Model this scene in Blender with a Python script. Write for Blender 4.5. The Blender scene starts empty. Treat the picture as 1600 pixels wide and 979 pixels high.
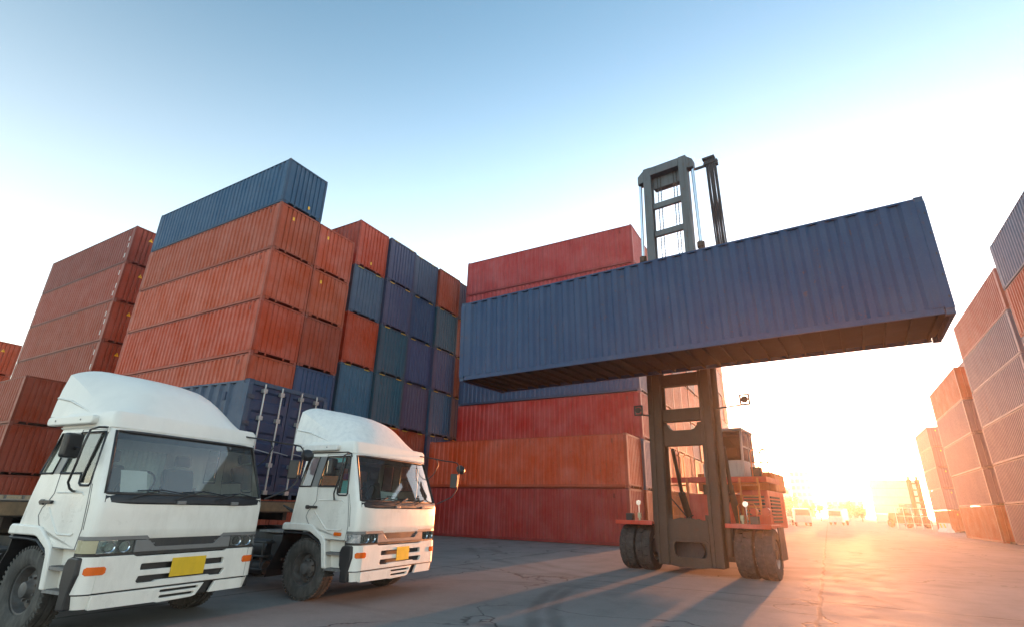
import bpy, bmesh, math, random
from mathutils import Vector, Matrix
random.seed(11)
scene = bpy.context.scene
COL = scene.collection
R = math.radians

# ------------------------------------------------------------------ materials
def new_mat(name):
    m = bpy.data.materials.new(name); m.use_nodes = True
    nt = m.node_tree
    for n in list(nt.nodes): nt.nodes.remove(n)
    out = nt.nodes.new('ShaderNodeOutputMaterial')
    return m, nt, out

class NB:
    """small helper to wire shader nodes"""
    def __init__(s, nt): s.nt = nt
    def n(s, t, **kw):
        nd = s.nt.nodes.new(t)
        for k, v in kw.items():
            if k in nd.inputs and not hasattr(nd, k): nd.inputs[k].default_value = v
            else: setattr(nd, k, v)
        return nd
    def l(s, a, b): s.nt.links.new(a, b)
    def val(s, sock, v):
        if hasattr(v, 'is_output') or isinstance(v, bpy.types.NodeSocket): s.l(v, sock)
        else: sock.default_value = v
    def math(s, op, a, b=0.0, c=None, clamp=False):
        nd = s.nt.nodes.new('ShaderNodeMath'); nd.operation = op; nd.use_clamp = clamp
        s.val(nd.inputs[0], a); s.val(nd.inputs[1], b)
        if c is not None: s.val(nd.inputs[2], c)
        return nd.outputs[0]
    def mix(s, f, a, b, blend='MIX'):
        nd = s.nt.nodes.new('ShaderNodeMix'); nd.data_type = 'RGBA'; nd.blend_type = blend
        s.val(nd.inputs[0], f); s.val(nd.inputs[6], a); s.val(nd.inputs[7], b)
        return nd.outputs[2]
    def noise(s, vec, scale, detail=4, rough=.55, dist=0.0):
        nd = s.nt.nodes.new('ShaderNodeTexNoise')
        nd.inputs['Scale'].default_value = scale; nd.inputs['Detail'].default_value = detail
        nd.inputs['Roughness'].default_value = rough; nd.inputs['Distortion'].default_value = dist
        if vec is not None: s.l(vec, nd.inputs['Vector'])
        return nd.outputs[0]
    def mapping(s, vec, scale=(1, 1, 1), loc=(0, 0, 0), rot=(0, 0, 0)):
        nd = s.nt.nodes.new('ShaderNodeMapping')
        s.l(vec, nd.inputs[0]); nd.inputs['Scale'].default_value = scale
        nd.inputs['Location'].default_value = loc; nd.inputs['Rotation'].default_value = rot
        return nd.outputs[0]
    def ramp(s, f, a, b, lo=0.0, hi=1.0):
        nd = s.nt.nodes.new('ShaderNodeMapRange'); s.val(nd.inputs[0], f)
        nd.inputs[1].default_value = a; nd.inputs[2].default_value = b
        nd.inputs[3].default_value = lo; nd.inputs[4].default_value = hi
        nd.clamp = True
        return nd.outputs[0]

def c4(c): return (c[0], c[1], c[2], 1.0)

def steel_paint(name, base=None, rust=.5, rough=.5, streak=.5, fade=.35, spec=.4):
    """weathered paint on steel. base None: the colour is the object's own colour"""
    m, nt, out = new_mat(name); b = NB(nt)
    tc = b.n('ShaderNodeTexCoord'); oi = b.n('ShaderNodeObjectInfo')
    add = b.n('ShaderNodeVectorMath', operation='ADD'); mul = b.n('ShaderNodeVectorMath', operation='MULTIPLY')
    b.l(oi.outputs['Location'], mul.inputs[0]); mul.inputs[1].default_value = (.37, .53, .71)
    b.l(tc.outputs['Object'], add.inputs[0]); b.l(mul.outputs[0], add.inputs[1])
    v = add.outputs[0]
    col = oi.outputs['Color'] if base is None else None
    if base is not None:
        rgb = b.n('ShaderNodeRGB'); rgb.outputs[0].default_value = c4(base); col = rgb.outputs[0]
    n1 = b.noise(v, .8, 5, .6)
    n2 = b.noise(b.mapping(v, (7, 7, .35)), 1.6, 4, .6)
    n3 = b.noise(v, 5.5, 7, .72)
    n4 = b.noise(v, 28, 3, .6)
    hs = b.n('ShaderNodeHueSaturation'); b.l(col, hs.inputs['Color'])
    b.l(b.ramp(n1, .3, .7, 1 - fade * .4, 1 + fade * .3), hs.inputs['Value'])
    b.l(b.ramp(n1, .3, .7, 1.06, 1 - fade * .45), hs.inputs['Saturation'])
    c = hs.outputs[0]
    # soot streaks running down
    c = b.mix(b.math('MULTIPLY', b.ramp(n2, .5, .78), streak), c, (.045, .035, .03, 1))
    c = b.mix(b.math('MULTIPLY', b.ramp(n4, .55, .75), .05), c, (.3, .27, .24, 1))
    r = b.math('MULTIPLY', b.ramp(b.math('ADD', b.math('MULTIPLY', n3, .72), b.math('MULTIPLY', n2, .28)), .585, .64), rust)
    c = b.mix(r, c, (.11, .045, .02, 1))
    p = b.n('ShaderNodeBsdfPrincipled')
    b.l(c, p.inputs['Base Color'])
    b.l(b.ramp(n3, .3, .7, rough - .08, rough + .14), p.inputs['Roughness'])
    p.inputs['Specular IOR Level'].default_value = spec
    bp = b.n('ShaderNodeBump'); bp.inputs['Strength'].default_value = .18; bp.inputs['Distance'].default_value = .01
    b.l(b.noise(v, 9, 4, .6), bp.inputs['Height']); b.l(bp.outputs[0], p.inputs['Normal'])
    b.l(p.outputs[0], out.inputs[0])
    return m

def plain(name, col, rough=.5, metal=0.0, var=.15, scale=6.0, spec=.5, dirt=None, dirt_amt=.4, bump=0.0):
    m, nt, out = new_mat(name); b = NB(nt)
    tc = b.n('ShaderNodeTexCoord'); v = tc.outputs['Object']
    n = b.noise(v, scale, 5, .6)
    rgb = b.n('ShaderNodeRGB'); rgb.outputs[0].default_value = c4(col)
    hs = b.n('ShaderNodeHueSaturation'); b.l(rgb.outputs[0], hs.inputs['Color'])
    b.l(b.ramp(n, .3, .7, 1 - var, 1 + var), hs.inputs['Value'])
    c = hs.outputs[0]
    if dirt:
        n2 = b.noise(b.mapping(v, (2.2, 2.2, .8)), scale * .5, 7, .68)
        c = b.mix(b.math('MULTIPLY', b.ramp(n2, .45, .72), dirt_amt), c, c4(dirt))
    p = b.n('ShaderNodeBsdfPrincipled'); b.l(c, p.inputs['Base Color'])
    b.l(b.ramp(n, .3, .7, max(.03, rough - .07), rough + .07), p.inputs['Roughness'])
    p.inputs['Metallic'].default_value = metal; p.inputs['Specular IOR Level'].default_value = spec
    if bump:
        bp = b.n('ShaderNodeBump'); bp.inputs['Strength'].default_value = bump; bp.inputs['Distance'].default_value = .01
        b.l(b.noise(v, scale * 5, 4, .6), bp.inputs['Height']); b.l(bp.outputs[0], p.inputs['Normal'])
    b.l(p.outputs[0], out.inputs[0])
    return m

def glass(name, tint, refl=1.0, op=0.0):
    m, nt, out = new_mat(name); b = NB(nt)
    tr = b.n('ShaderNodeBsdfTransparent'); tr.inputs[0].default_value = c4(tint)
    gl = b.n('ShaderNodeBsdfGlossy'); gl.inputs['Roughness'].default_value = .03
    gl.inputs[0].default_value = (refl, refl, refl, 1)
    fr = b.n('ShaderNodeFresnel'); fr.inputs[0].default_value = 1.55
    mx = b.n('ShaderNodeMixShader'); b.l(b.math('ADD', b.math('MULTIPLY', fr.outputs[0], 1.3), .03, clamp=True), mx.inputs[0])
    b.l(tr.outputs[0], mx.inputs[1]); b.l(gl.outputs[0], mx.inputs[2])
    last = mx.outputs[0]
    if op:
        df = b.n('ShaderNodeBsdfDiffuse'); df.inputs[0].default_value = (.46, .47, .44, 1)  # dust film, its pale colour also standing in for reflected bright sky
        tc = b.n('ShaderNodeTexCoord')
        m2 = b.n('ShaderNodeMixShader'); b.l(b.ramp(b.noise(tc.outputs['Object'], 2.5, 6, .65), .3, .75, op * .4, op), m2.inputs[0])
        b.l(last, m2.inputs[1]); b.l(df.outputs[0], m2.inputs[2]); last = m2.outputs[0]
    b.l(last, out.inputs[0])
    return m

M = {}
M['container'] = steel_paint('container_paint', None, rust=.5, rough=.52, streak=.3, fade=.22, spec=.32)
M['underseal'] = plain('bitumen_underseal', (.016, .011, .009), .8, var=.4, scale=2, dirt=(.03, .018, .012), dirt_amt=.5)
M['casting'] = steel_paint('corner_casting_steel', None, rust=1.0, rough=.6, streak=.5)
M['truck_white'] = plain('truck_white_paint', (.78, .75, .69), .32, var=.03, scale=3, dirt=(.36, .32, .27), dirt_amt=.28)
M['chalk_white'] = plain('chalky_white_fibreglass', (.78, .75, .69), .45, var=.02, scale=4, dirt=(.55, .52, .48), dirt_amt=.18)
M['peeling_white'] = plain('peeling_white_fibreglass', (.76, .735, .69), .5, var=.03, scale=11, dirt=(.46, .46, .45), dirt_amt=.38)
M['black_plastic'] = plain('black_plastic', (.018, .018, .02), .42, var=.25)
M['rubber'] = plain('tyre_rubber', (.032, .030, .028), .8, var=.25, scale=9, dirt=(.14, .125, .11), dirt_amt=.45, bump=.3)
M['truck_rubber'] = plain('dusty_truck_rubber', (.045, .043, .04), .85, var=.2, scale=9, dirt=(.16, .15, .135), dirt_amt=.5, bump=.3)
M['rim'] = plain('dirty_rim_steel', (.10, .10, .10), .6, metal=.2, var=.3, scale=10, dirt=(.10, .06, .035), dirt_amt=.7)
M['grey_trim'] = plain('grey_trim_paint', (.17, .17, .17), .4, var=.08)
M['dark_steel'] = plain('dark_chassis_steel', (.03, .03, .032), .6, var=.3, dirt=(.09, .07, .05), dirt_amt=.5)
M['grey_steel'] = plain('worn_grey_steel', (.20, .20, .20), .55, metal=.3, var=.2, scale=14, dirt=(.08, .065, .05), dirt_amt=.6)
M['chrome'] = plain('polished_steel_rod', (.62, .64, .66), .14, metal=1.0, var=.04)
M['galv'] = plain('galvanised_rod', (.42, .43, .44), .45, metal=.6, var=.15, dirt=(.2, .14, .1), dirt_amt=.4)
M['amber'] = plain('amber_lens', (.75, .13, .01), .2, var=.05, dirt=(.25, .08, .02), dirt_amt=.25)
M['cream_lens'] = plain('cream_lens', (.42, .38, .25), .3, var=.08)
M['plate'] = plain('yellow_plate', (.72, .45, .015), .4, var=.06, dirt=(.4, .25, .05), dirt_amt=.25)
M['paper'] = plain('white_paper', (.74, .76, .74), .7, var=.03)
M['curtain'] = plain('grey_green_curtain', (.40, .47, .46), .9, var=.1, scale=18)
M['seat'] = plain('dark_seat_fabric', (.035, .035, .04), .85, var=.2)
M['dash'] = plain('grey_dashboard', (.07, .07, .07), .6, var=.1)
M['glass_tint'] = glass('windscreen_glass', (.84, .92, .90), 1.0, .20)  # stronger pale film paints in the sky reflection
M['glass_dark'] = glass('darker_windscreen_glass', (.62, .74, .73), 1.0, .07)  # darker copy of the windscreen, less reflected sky painted in
M['glass_clear'] = glass('side_glass', (.8, .9, .88), 1.0, .12)
M['glass_band'] = glass('blue_shade_band', (.12, .22, .27), 1.0, .1)
M['mirror'] = plain('mirror_glass', (.75, .78, .8), .04, metal=1.0, var=.02)
M['lamp_glass'] = plain('headlamp_glass', (.62, .64, .65), .12, metal=.75, var=.25, scale=22)
M['pink'] = plain('pink_sun_panel', (.60, .33, .38), .8, var=.06)
M['aqua'] = plain('aqua_panel', (.22, .62, .62), .8, var=.05)
M['orange_panel'] = plain('orange_panel', (.62, .22, .09), .8, var=.08)
M['magenta'] = plain('magenta_panel', (.25, .03, .16), .8, var=.05)
M['mesh_panel'] = plain('pale_mesh_panel', (.42, .47, .47), .7, var=.25, scale=40)
M['wood'] = plain('weathered_deck_wood', (.24, .17, .10), .8, var=.25, scale=5, dirt=(.1, .08, .06), dirt_amt=.5)
M['mast'] = steel_paint('mast_grey_paint', (.10, .115, .125), rust=.55, rough=.55, streak=.5, fade=.4)
M['mast_low'] = steel_paint('worn_mast_steel', (.075, .041, .025), rust=.8, rough=.6, streak=.5)
M['machine_red'] = steel_paint('machine_red_paint', (.55, .045, .015), rust=.25, rough=.42, streak=.3)
M['machine_grey'] = steel_paint('machine_grey_paint', (.38, .37, .37), rust=.3, rough=.5)
M['machine_orange'] = steel_paint('machine_orange_paint', (.62, .15, .02), rust=.25, rough=.45)
M['hose'] = plain('black_hose', (.02, .02, .022), .45, var=.3)
M['chain'] = plain('oily_chain', (.05, .045, .04), .45, metal=.5, var=.3, scale=30)
M['cab_glass'] = glass('machine_cab_glass', (.13, .09, .16), 1.0, .03)
M['sticker'] = plain('yellow_sticker', (.80, .46, .01), .5, var=.08)
m_, nt_, out_ = new_mat('hazard_stripes'); b_ = NB(nt_)
tc_ = b_.n('ShaderNodeTexCoord'); sp_ = b_.n('ShaderNodeSeparateXYZ'); b_.l(tc_.outputs['Object'], sp_.inputs[0])
st_ = b_.math('GREATER_THAN', b_.math('FRACT', b_.math('MULTIPLY', b_.math('ADD', sp_.outputs[1], sp_.outputs[2]), 12.0)), .45)
pr_ = b_.n('ShaderNodeBsdfPrincipled'); b_.l(b_.mix(st_, (.02, .02, .02, 1), (.75, .45, .02, 1)), pr_.inputs['Base Color']); pr_.inputs['Roughness'].default_value = .6
b_.l(pr_.outputs[0], out_.inputs[0]); M['hazard'] = m_
M['sticker_mark'] = plain('black_sticker_print', (.02, .02, .02), .5)
M['white_sticker'] = plain('white_sticker', (.75, .75, .72), .5)
M['pale_wall'] = plain('pale_concrete_wall', (.55, .52, .48), .8, var=.08, scale=.3)
M['window_dark'] = plain('dark_window_glass', (.06, .07, .08), .1, var=.1)
M['barrier'] = plain('painted_concrete', (.68, .66, .6), .75, var=.1)
M['leaf'] = plain('dusty_leaves', (.06, .08, .03), .8, var=.4, scale=2)
M['bark'] = plain('bark', (.09, .065, .045), .9, var=.3)

# ------------------------------------------------------------------ mesh building
class MB:
    def __init__(s): s.bm = bmesh.new()
    def _add(s, verts, faces):
        vs = [s.bm.verts.new(v) for v in verts]
        for f in faces:
            try: s.bm.faces.new([vs[i] for i in f])
            except ValueError: pass
        return s
    def box(s, x0, x1, y0, y1, z0, z1, mat=None):
        v = [(x0, y0, z0), (x1, y0, z0), (x1, y1, z0), (x0, y1, z0), (x0, y0, z1), (x1, y0, z1), (x1, y1, z1), (x0, y1, z1)]
        if mat is not None: v = [mat @ Vector(p) for p in v]
        return s._add(v, [(0, 3, 2, 1), (4, 5, 6, 7), (0, 1, 5, 4), (1, 2, 6, 5), (2, 3, 7, 6), (3, 0, 4, 7)])
    def hexa(s, v):   # eight corners ordered as in box
        return s._add(v, [(0, 3, 2, 1), (4, 5, 6, 7), (0, 1, 5, 4), (1, 2, 6, 5), (2, 3, 7, 6), (3, 0, 4, 7)])
    def prism(s, poly, axis, a, b):
        """poly: 2D outline; axis 0: (y,z) pushed along x, 1: (x,z) along y, 2: (x,y) along z"""
        def P(p, t):
            if axis == 0: return (t, p[0], p[1])
            if axis == 1: return (p[0], t, p[1])
            return (p[0], p[1], t)
        n = len(poly)
        v = [P(p, a) for p in poly] + [P(p, b) for p in poly]
        f = [tuple(range(n))[::-1], tuple(range(n, 2 * n))] + [(i, (i + 1) % n, n + (i + 1) % n, n + i) for i in range(n)]
        return s._add(v, f)
    def cyl(s, p0, p1, r0, r1=None, n=16, caps=True):
        r1 = r0 if r1 is None else r1
        p0 = Vector(p0); p1 = Vector(p1); d = (p1 - p0).normalized()
        u = d.cross(Vector((0, 0, 1)) if abs(d.z) < .9 else Vector((1, 0, 0))).normalized(); w = d.cross(u)
        v = []
        for p, r in ((p0, r0), (p1, r1)):
            for i in range(n):
                a = 2 * math.pi * i / n; v.append(p + u * (r * math.cos(a)) + w * (r * math.sin(a)))
        f = [(i, (i + 1) % n, n + (i + 1) % n, n + i) for i in range(n)]
        if caps: f += [tuple(range(n))[::-1], tuple(range(n, 2 * n))]
        return s._add(v, f)
    def tube(s, pts, r, n=8):
        pts = [Vector(p) for p in pts]; rings = []
        prev = None
        for i, p in enumerate(pts):
            d = (pts[min(i + 1, len(pts) - 1)] - pts[max(i - 1, 0)]).normalized()
            if prev is None: u = d.cross(Vector((0, 0, 1)) if abs(d.z) < .9 else Vector((1, 0, 0))).normalized()
            else: u = (prev - d * prev.dot(d)).normalized()
            prev = u; w = d.cross(u)
            rings.append([p + u * (r * math.cos(2 * math.pi * k / n)) + w * (r * math.sin(2 * math.pi * k / n)) for k in range(n)])
        return s.loft(rings, True, True)
    def loft(s, rings, closed=True, caps=False, skip=None):
        n = len(rings[0]); v = [p for r in rings for p in r]; f = []
        m = n if closed else n - 1
        for j in range(len(rings) - 1):
            for i in range(m):
                if skip and skip(j, i): continue
                f.append((j * n + i, j * n + (i + 1) % n, (j + 1) * n + (i + 1) % n, (j + 1) * n + i))
        if caps:
            f.append(tuple(range(n))[::-1]); f.append(tuple(range((len(rings) - 1) * n, len(rings) * n)))
        return s._add(v, f)
    def lathe(s, prof, c, axis=1, n=40):
        """prof: (radius, offset along axis)"""
        rings = []
        for k in range(n):
            a = 2 * math.pi * k / n; ca, sa = math.cos(a), math.sin(a); ring = []
            for r, o in prof:
                if axis == 1: ring.append((c[0] + r * ca, c[1] + o, c[2] + r * sa))
                elif axis == 0: ring.append((c[0] + o, c[1] + r * ca, c[2] + r * sa))
                else: ring.append((c[0] + r * ca, c[1] + r * sa, c[2] + o))
            rings.append(ring)
        rings.append(rings[0])
        return s.loft(rings, False)
    def plate(s, outer, holes, axis, a, b):
        """flat plate with holes; outlines as in prism"""
        def P(p, t):
            if axis == 0: return (t, p[0], p[1])
            if axis == 1: return (p[0], t, p[1])
            return (p[0], p[1], t)
        bm = bmesh.new(); loops = []
        edges = []
        for lp in [outer] + holes:
            vs = [bm.verts.new(P(p, a)) for p in lp]; loops.append(vs)
            edges += [bm.edges.new((vs[i], vs[(i + 1) % len(vs)])) for i in range(len(vs))]
        res = bmesh.ops.triangle_fill(bm, use_beauty=True, use_dissolve=False, edges=edges)
        bm.verts.index_update()
        verts = [v.co.copy() for v in bm.verts]; n = len(verts)
        faces = [tuple(v.index for v in f.verts) for f in bm.faces]
        d = Vector(P((0, 0), b)) - Vector(P((0, 0), a))
        allv = verts + [v + d for v in verts]
        f = [t for t in faces] + [tuple(i + n for i in t[::-1]) for t in faces]
        for vs in loops:
            k = len(vs); f += [(vs[i].index, vs[(i + 1) % k].index, vs[(i + 1) % k].index + n, vs[i].index + n) for i in range(k)]
        bm.free()
        return s._add(allv, f)
    def xform(s, mat):
        bmesh.ops.transform(s.bm, matrix=mat, verts=s.bm.verts); return s
    def mesh(s, name, mat, smooth=None):
        me = bpy.data.meshes.new(name)
        bmesh.ops.recalc_face_normals(s.bm, faces=s.bm.faces)
        s.bm.to_mesh(me); s.bm.free()
        me.materials.append(mat)
        if smooth is not None:
            for p in me.polygons: p.use_smooth = True
            me.set_sharp_from_angle(angle=R(smooth))
        return me
    def build(s, name, mat, parent=None, smooth=None, bevel=None, color=None, loc=None, label=None):
        me = s.mesh(name, mat, smooth)
        return link(name, me, parent, bevel, color, loc, label)

def link(name, me, parent=None, bevel=None, color=None, loc=None, label=None):
    o = bpy.data.objects.new(name, me); COL.objects.link(o)
    if parent: o.parent = parent
    if bevel:
        md = o.modifiers.new('edge', 'BEVEL'); md.width = bevel; md.segments = 2; md.limit_method = 'ANGLE'; md.angle_limit = R(40)
    if color: o.color = c4(color)
    if loc: o.location = loc
    if label: o['label'] = label
    return o

def rrect(x0, x1, z0, z1, r, n=4):
    out = []
    for cx, cz, a0 in ((x1 - r, z1 - r, 0), (x0 + r, z1 - r, 90), (x0 + r, z0 + r, 180), (x1 - r, z0 + r, 270)):
        for i in range(n + 1):
            a = R(a0 + 90 * i / n); out.append((cx + r * math.cos(a), cz + r * math.sin(a)))
    return out

def circle(cx, cz, r, n=16): return [(cx + r * math.cos(2 * math.pi * i / n), cz + r * math.sin(2 * math.pi * i / n)) for i in range(n)]

def thing(name, label, cat, loc=(0, 0, 0), rz=0.0, group=None):
    o = bpy.data.objects.new(name, None); COL.objects.link(o)
    o.empty_display_size = .3
    o.location = loc; o.rotation_euler = (0, 0, rz); o['label'] = label; o['category'] = cat
    if group: o['group'] = group
    return o

def copy_tree(o, parent=None):
    c = o.copy(); COL.objects.link(c); c.parent = parent
    for ch in list(o.children): copy_tree(ch, c)
    return c
# ------------------------------------------------------------------ shipping containers
CW, CH = 2.438, 2.591
def wave(a0, a1, outer, slope, inner, d):
    """corrugation outline from a0 to a1: (position, depth)"""
    pitch = outer + inner + 2 * slope
    n = max(1, int((a1 - a0 + inner) // pitch)); extra = (a1 - a0 - (n * pitch - inner - 2 * slope)) / 2
    p = [(a0, 0.0)]; x = a0 + max(0, extra)
    for i in range(n):
        p.append((x + outer, 0.0))
        if i < n - 1: p += [(x + outer + slope, d), (x + outer + slope + inner, d), (x + pitch, 0.0)]
        x += pitch
    p.append((a1, 0.0))
    return p

def body_mesh(L, H, cross=False, ends=True, name='body'):
    """origin: centre of the base. x along the length"""
    m = MB(); hl, hw = L / 2, CW / 2
    zb, zt = .155, H - .075
    for sy in (-1, 1):
        w = wave(-hl + .15, hl - .15, .122, .07, .122, .052) if cross else wave(-hl + .15, hl - .15, .112, .053, .112, .048)
        y0 = sy * (hw - .012)
        m.loft([[(x, y0 - sy * d, zb) for x, d in w], [(x, y0 - sy * d, zt) for x, d in w]], False)
    for sx in (-1, 1):
        w = wave(-hw + .14, hw - .14, .155, .026, .05, .045)
        x0 = sx * (hl - .02)
        m.loft([[(x0 - sx * d, y, zb + .02) for y, d in w], [(x0 - sx * d, y, zt - .02) for y, d in w]], False)
    w = wave(-hl + .1, hl - .1, .09, .02, .09, .02)
    m.loft([[(x, -hw + .05, H - .03 - d) for x, d in w], [(x, hw - .05, H - .03 - d) for x, d in w]], False)
    m.box(-hl + .1, hl - .1, -hw + .06, hw - .06, .135, .15)
    if False:
        n = int(L / .42)
        for i in range(n):
            x = -hl + .25 + i * (L - .5) / (n - 1)
            m.box(x - .022, x + .022, -hw + .07, hw - .07, .03, .134)
    return m.mesh(name, M['container'])

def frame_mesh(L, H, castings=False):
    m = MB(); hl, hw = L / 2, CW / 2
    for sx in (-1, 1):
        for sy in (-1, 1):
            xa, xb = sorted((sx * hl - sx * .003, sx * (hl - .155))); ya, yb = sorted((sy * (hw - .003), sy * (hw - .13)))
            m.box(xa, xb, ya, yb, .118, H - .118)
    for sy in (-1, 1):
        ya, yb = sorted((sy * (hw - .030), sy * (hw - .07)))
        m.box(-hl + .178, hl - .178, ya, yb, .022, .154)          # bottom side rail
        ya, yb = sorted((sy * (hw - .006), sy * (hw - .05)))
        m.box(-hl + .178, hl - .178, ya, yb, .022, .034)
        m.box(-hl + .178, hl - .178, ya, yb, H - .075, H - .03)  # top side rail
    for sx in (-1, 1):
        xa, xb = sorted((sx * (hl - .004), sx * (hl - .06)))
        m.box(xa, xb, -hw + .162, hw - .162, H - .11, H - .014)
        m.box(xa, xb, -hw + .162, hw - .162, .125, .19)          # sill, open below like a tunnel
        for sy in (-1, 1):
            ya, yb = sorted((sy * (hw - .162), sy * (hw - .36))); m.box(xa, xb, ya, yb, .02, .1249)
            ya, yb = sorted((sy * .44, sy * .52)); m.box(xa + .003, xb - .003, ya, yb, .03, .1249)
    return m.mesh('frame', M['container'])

def casting_mesh():
    bm = bmesh.new(); bmesh.ops.create_cube(bm, size=1.0)
    for v in bm.verts: v.co = (v.co.x * .178, v.co.y * .162, v.co.z * .118)
    r = bmesh.ops.inset_individual(bm, faces=list(bm.faces), thickness=.028, use_even_offset=True)
    inner = [f for f in bm.faces if len(f.verts) == 4 and max((v.co - f.calc_center_median()).length for v in f.verts) < .075]
    for f in inner:
        nrm = f.normal.copy()
        for v in f.verts: v.co -= nrm * .012
    s = MB(); s.bm.free(); s.bm = bm
    return s.mesh('corner_casting', M['casting'])

def sticker_mesh(tri=True, s=.13):
    m = MB()
    if tri: m.prism([(-s, -s * .8), (s, -s * .8), (0, s)], 0, 0, .003)
    else: m.prism(rrect(-s * .6, s * .6, -s, s, .03), 0, 0, .003)
    return m.mesh('warning_sticker', M['sticker'])
def mark_mesh():
    m = MB(); m.prism([(-.012, -.05), (.03, .0), (.0, .0), (.02, .07), (-.03, .015), (0, .015)], 0, .003, .005)
    return m.mesh('sticker_print', M['sticker_mark'])

L40 = 12.192
PROTO = {}
def proto(L, H, cross=False):
    k = (L, H, cross)
    if k not in PROTO: PROTO[k] = (body_mesh(L, H, cross), frame_mesh(L, H))
    return PROTO[k]
CAST = casting_mesh(); TRI = sticker_mesh(True); RECT = sticker_mesh(False, .09); PRINT = mark_mesh()
def vent_mesh():
    m = MB(); m.box(-.05, .05, -.014, .0, -.1, .1); m.prism(rrect(-.035, .035, -.08, .08, .03), 1, -.018, -.0141)
    return m.mesh('vent', M['container'])
VENT = vent_mesh()

SHADE = {
 'orange': (.40, .066, .022), 'orange red': (.46, .054, .013), 'brown orange': (.32, .048, .018), 'rust red': (.30, .050, .021),
 'red': (.31, .021, .019), 'bright red': (.38, .022, .018), 'rose red': (.36, .034, .036), 'dull pink': (.36, .055, .040), 'maroon': (.24, .038, .020),
 'blue': (.022, .085, .17), 'navy blue': (.022, .055, .13), 'teal blue': (.02, .085, .135), 'slate blue': (.065, .095, .155),
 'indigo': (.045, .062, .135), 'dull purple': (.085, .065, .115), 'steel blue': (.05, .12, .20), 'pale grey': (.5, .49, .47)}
def strip_mesh(n, *b):
    m = MB(); m.box(*b); return m.mesh(n, M['hazard'] if n == 'hazard_strip' else M['white_sticker'])
HAZ = strip_mesh('hazard_strip', 0, .004, -.22, .22, -.028, .028)
CODE = strip_mesh('code_marking', -.035, .035, -.004, 0, -.16, .16)
SKIP = set('M10-1 M10-7 M11-1 M11-7 M12-1 M12-7 M13-1 M3-5 M3-6 M4-6 M5-6 M5-7 M6-6 M6-7 M7-6 M7-7 M8-1 M8-6 M8-7 M9-1 M9-7'.split())   # wholly hidden inside the block
def jitter(c, a=.09): 
    k = 1 + random.uniform(-a, a); return tuple(max(.004, x * k * (1 + random.uniform(-a, a) * .5)) for x in c)

def container(key, x, y, z, shade, label, group, L=L40, H=CH, rz=0.0, cast=True, sticker=None, vent=False, cross=False, hazard=False, code=None):
    """x, y: centre of the base"""
    if key in SKIP: return None
    col = jitter(SHADE[shade])
    t = thing('shipping_container', label, 'container', (x, y, z), rz, group)
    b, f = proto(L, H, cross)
    link('body', b, t, color=col); link('frame', f, t, color=tuple(v * .75 for v in col))  # frame tone darkened to paint in the shadow seams between stacked boxes
    if cast:
        cc = tuple(v * .75 + .02 for v in col)
        for sx in (-1, 1):
            for sy in (-1, 1):
                for zz in (.059, H - .059):
                    link('corner_casting', CAST, t, color=cc, loc=(sx * (L / 2 - .089), sy * (CW / 2 - .081), zz))
    if sticker:
        kind, dy, dz = sticker
        s = link('warning_sticker', TRI if kind == 'tri' else RECT, t, loc=(L / 2 - .0185, dy, dz))
        if kind == 'tri': link('sticker_print', PRINT, s)
    if hazard:
        for yy in (-.72, .72): link('hazard_strip', HAZ, t, loc=(L / 2 - .0035, yy, H - .055))
    if code:
        for zz in code: link('code_marking', CODE, t, loc=(L / 2 - .55 + (zz * 7 % .2), -CW / 2 + .0115, zz))
    if vent:
        link('vent', VENT, t, color=tuple(v * .6 for v in col), loc=(L / 2 - .75, -CW / 2 + .010, H - .36))
    return t

ORD = ['', 'first', 'second', 'third', 'fourth', 'fifth', 'sixth', 'seventh', 'eighth', 'ninth', 'tenth', 'eleventh', 'twelfth', 'thirteenth']
def lvl(k, top): return 'topmost' if k == top else ('bottom' if k == 1 else ORD[k] + ' from bottom')

# near left stack: two columns, the blue one crowns the front column
FX, FY = -21.14, 13.276
G1 = 'containers in the tall stack behind the trucks'
for k, c in ((1, 'rust red'), (2, 'navy blue'), (3, 'orange'), (4, 'orange red'), (5, 'orange'), (6, 'orange'), (7, 'blue')):
    container(f'L0-{k}', FX - L40 / 2, FY + CW / 2, (k - 1) * CH, c, f'{c} container, {lvl(k, 7)} in the blue-topped column behind the trucks', G1,
              vent=True, sticker=(('rect', -.38, 2.0) if k == 6 else ('rect', .35, .45) if k == 7 else None))
for k, c in ((1, 'rust red'), (2, 'navy blue'), (3, 'navy blue'), (4, 'brown orange'), (5, 'orange'), (6, 'orange')):
    container(f'L1-{k}', FX - L40 / 2, FY + CW * 1.5 + .03, (k - 1) * CH, c, f'{c} container, {lvl(k, 6)} in the column beside the blue-topped column', G1,
              vent=True, sticker=(('rect', -.62, 2.0) if k >= 5 else None))
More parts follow.
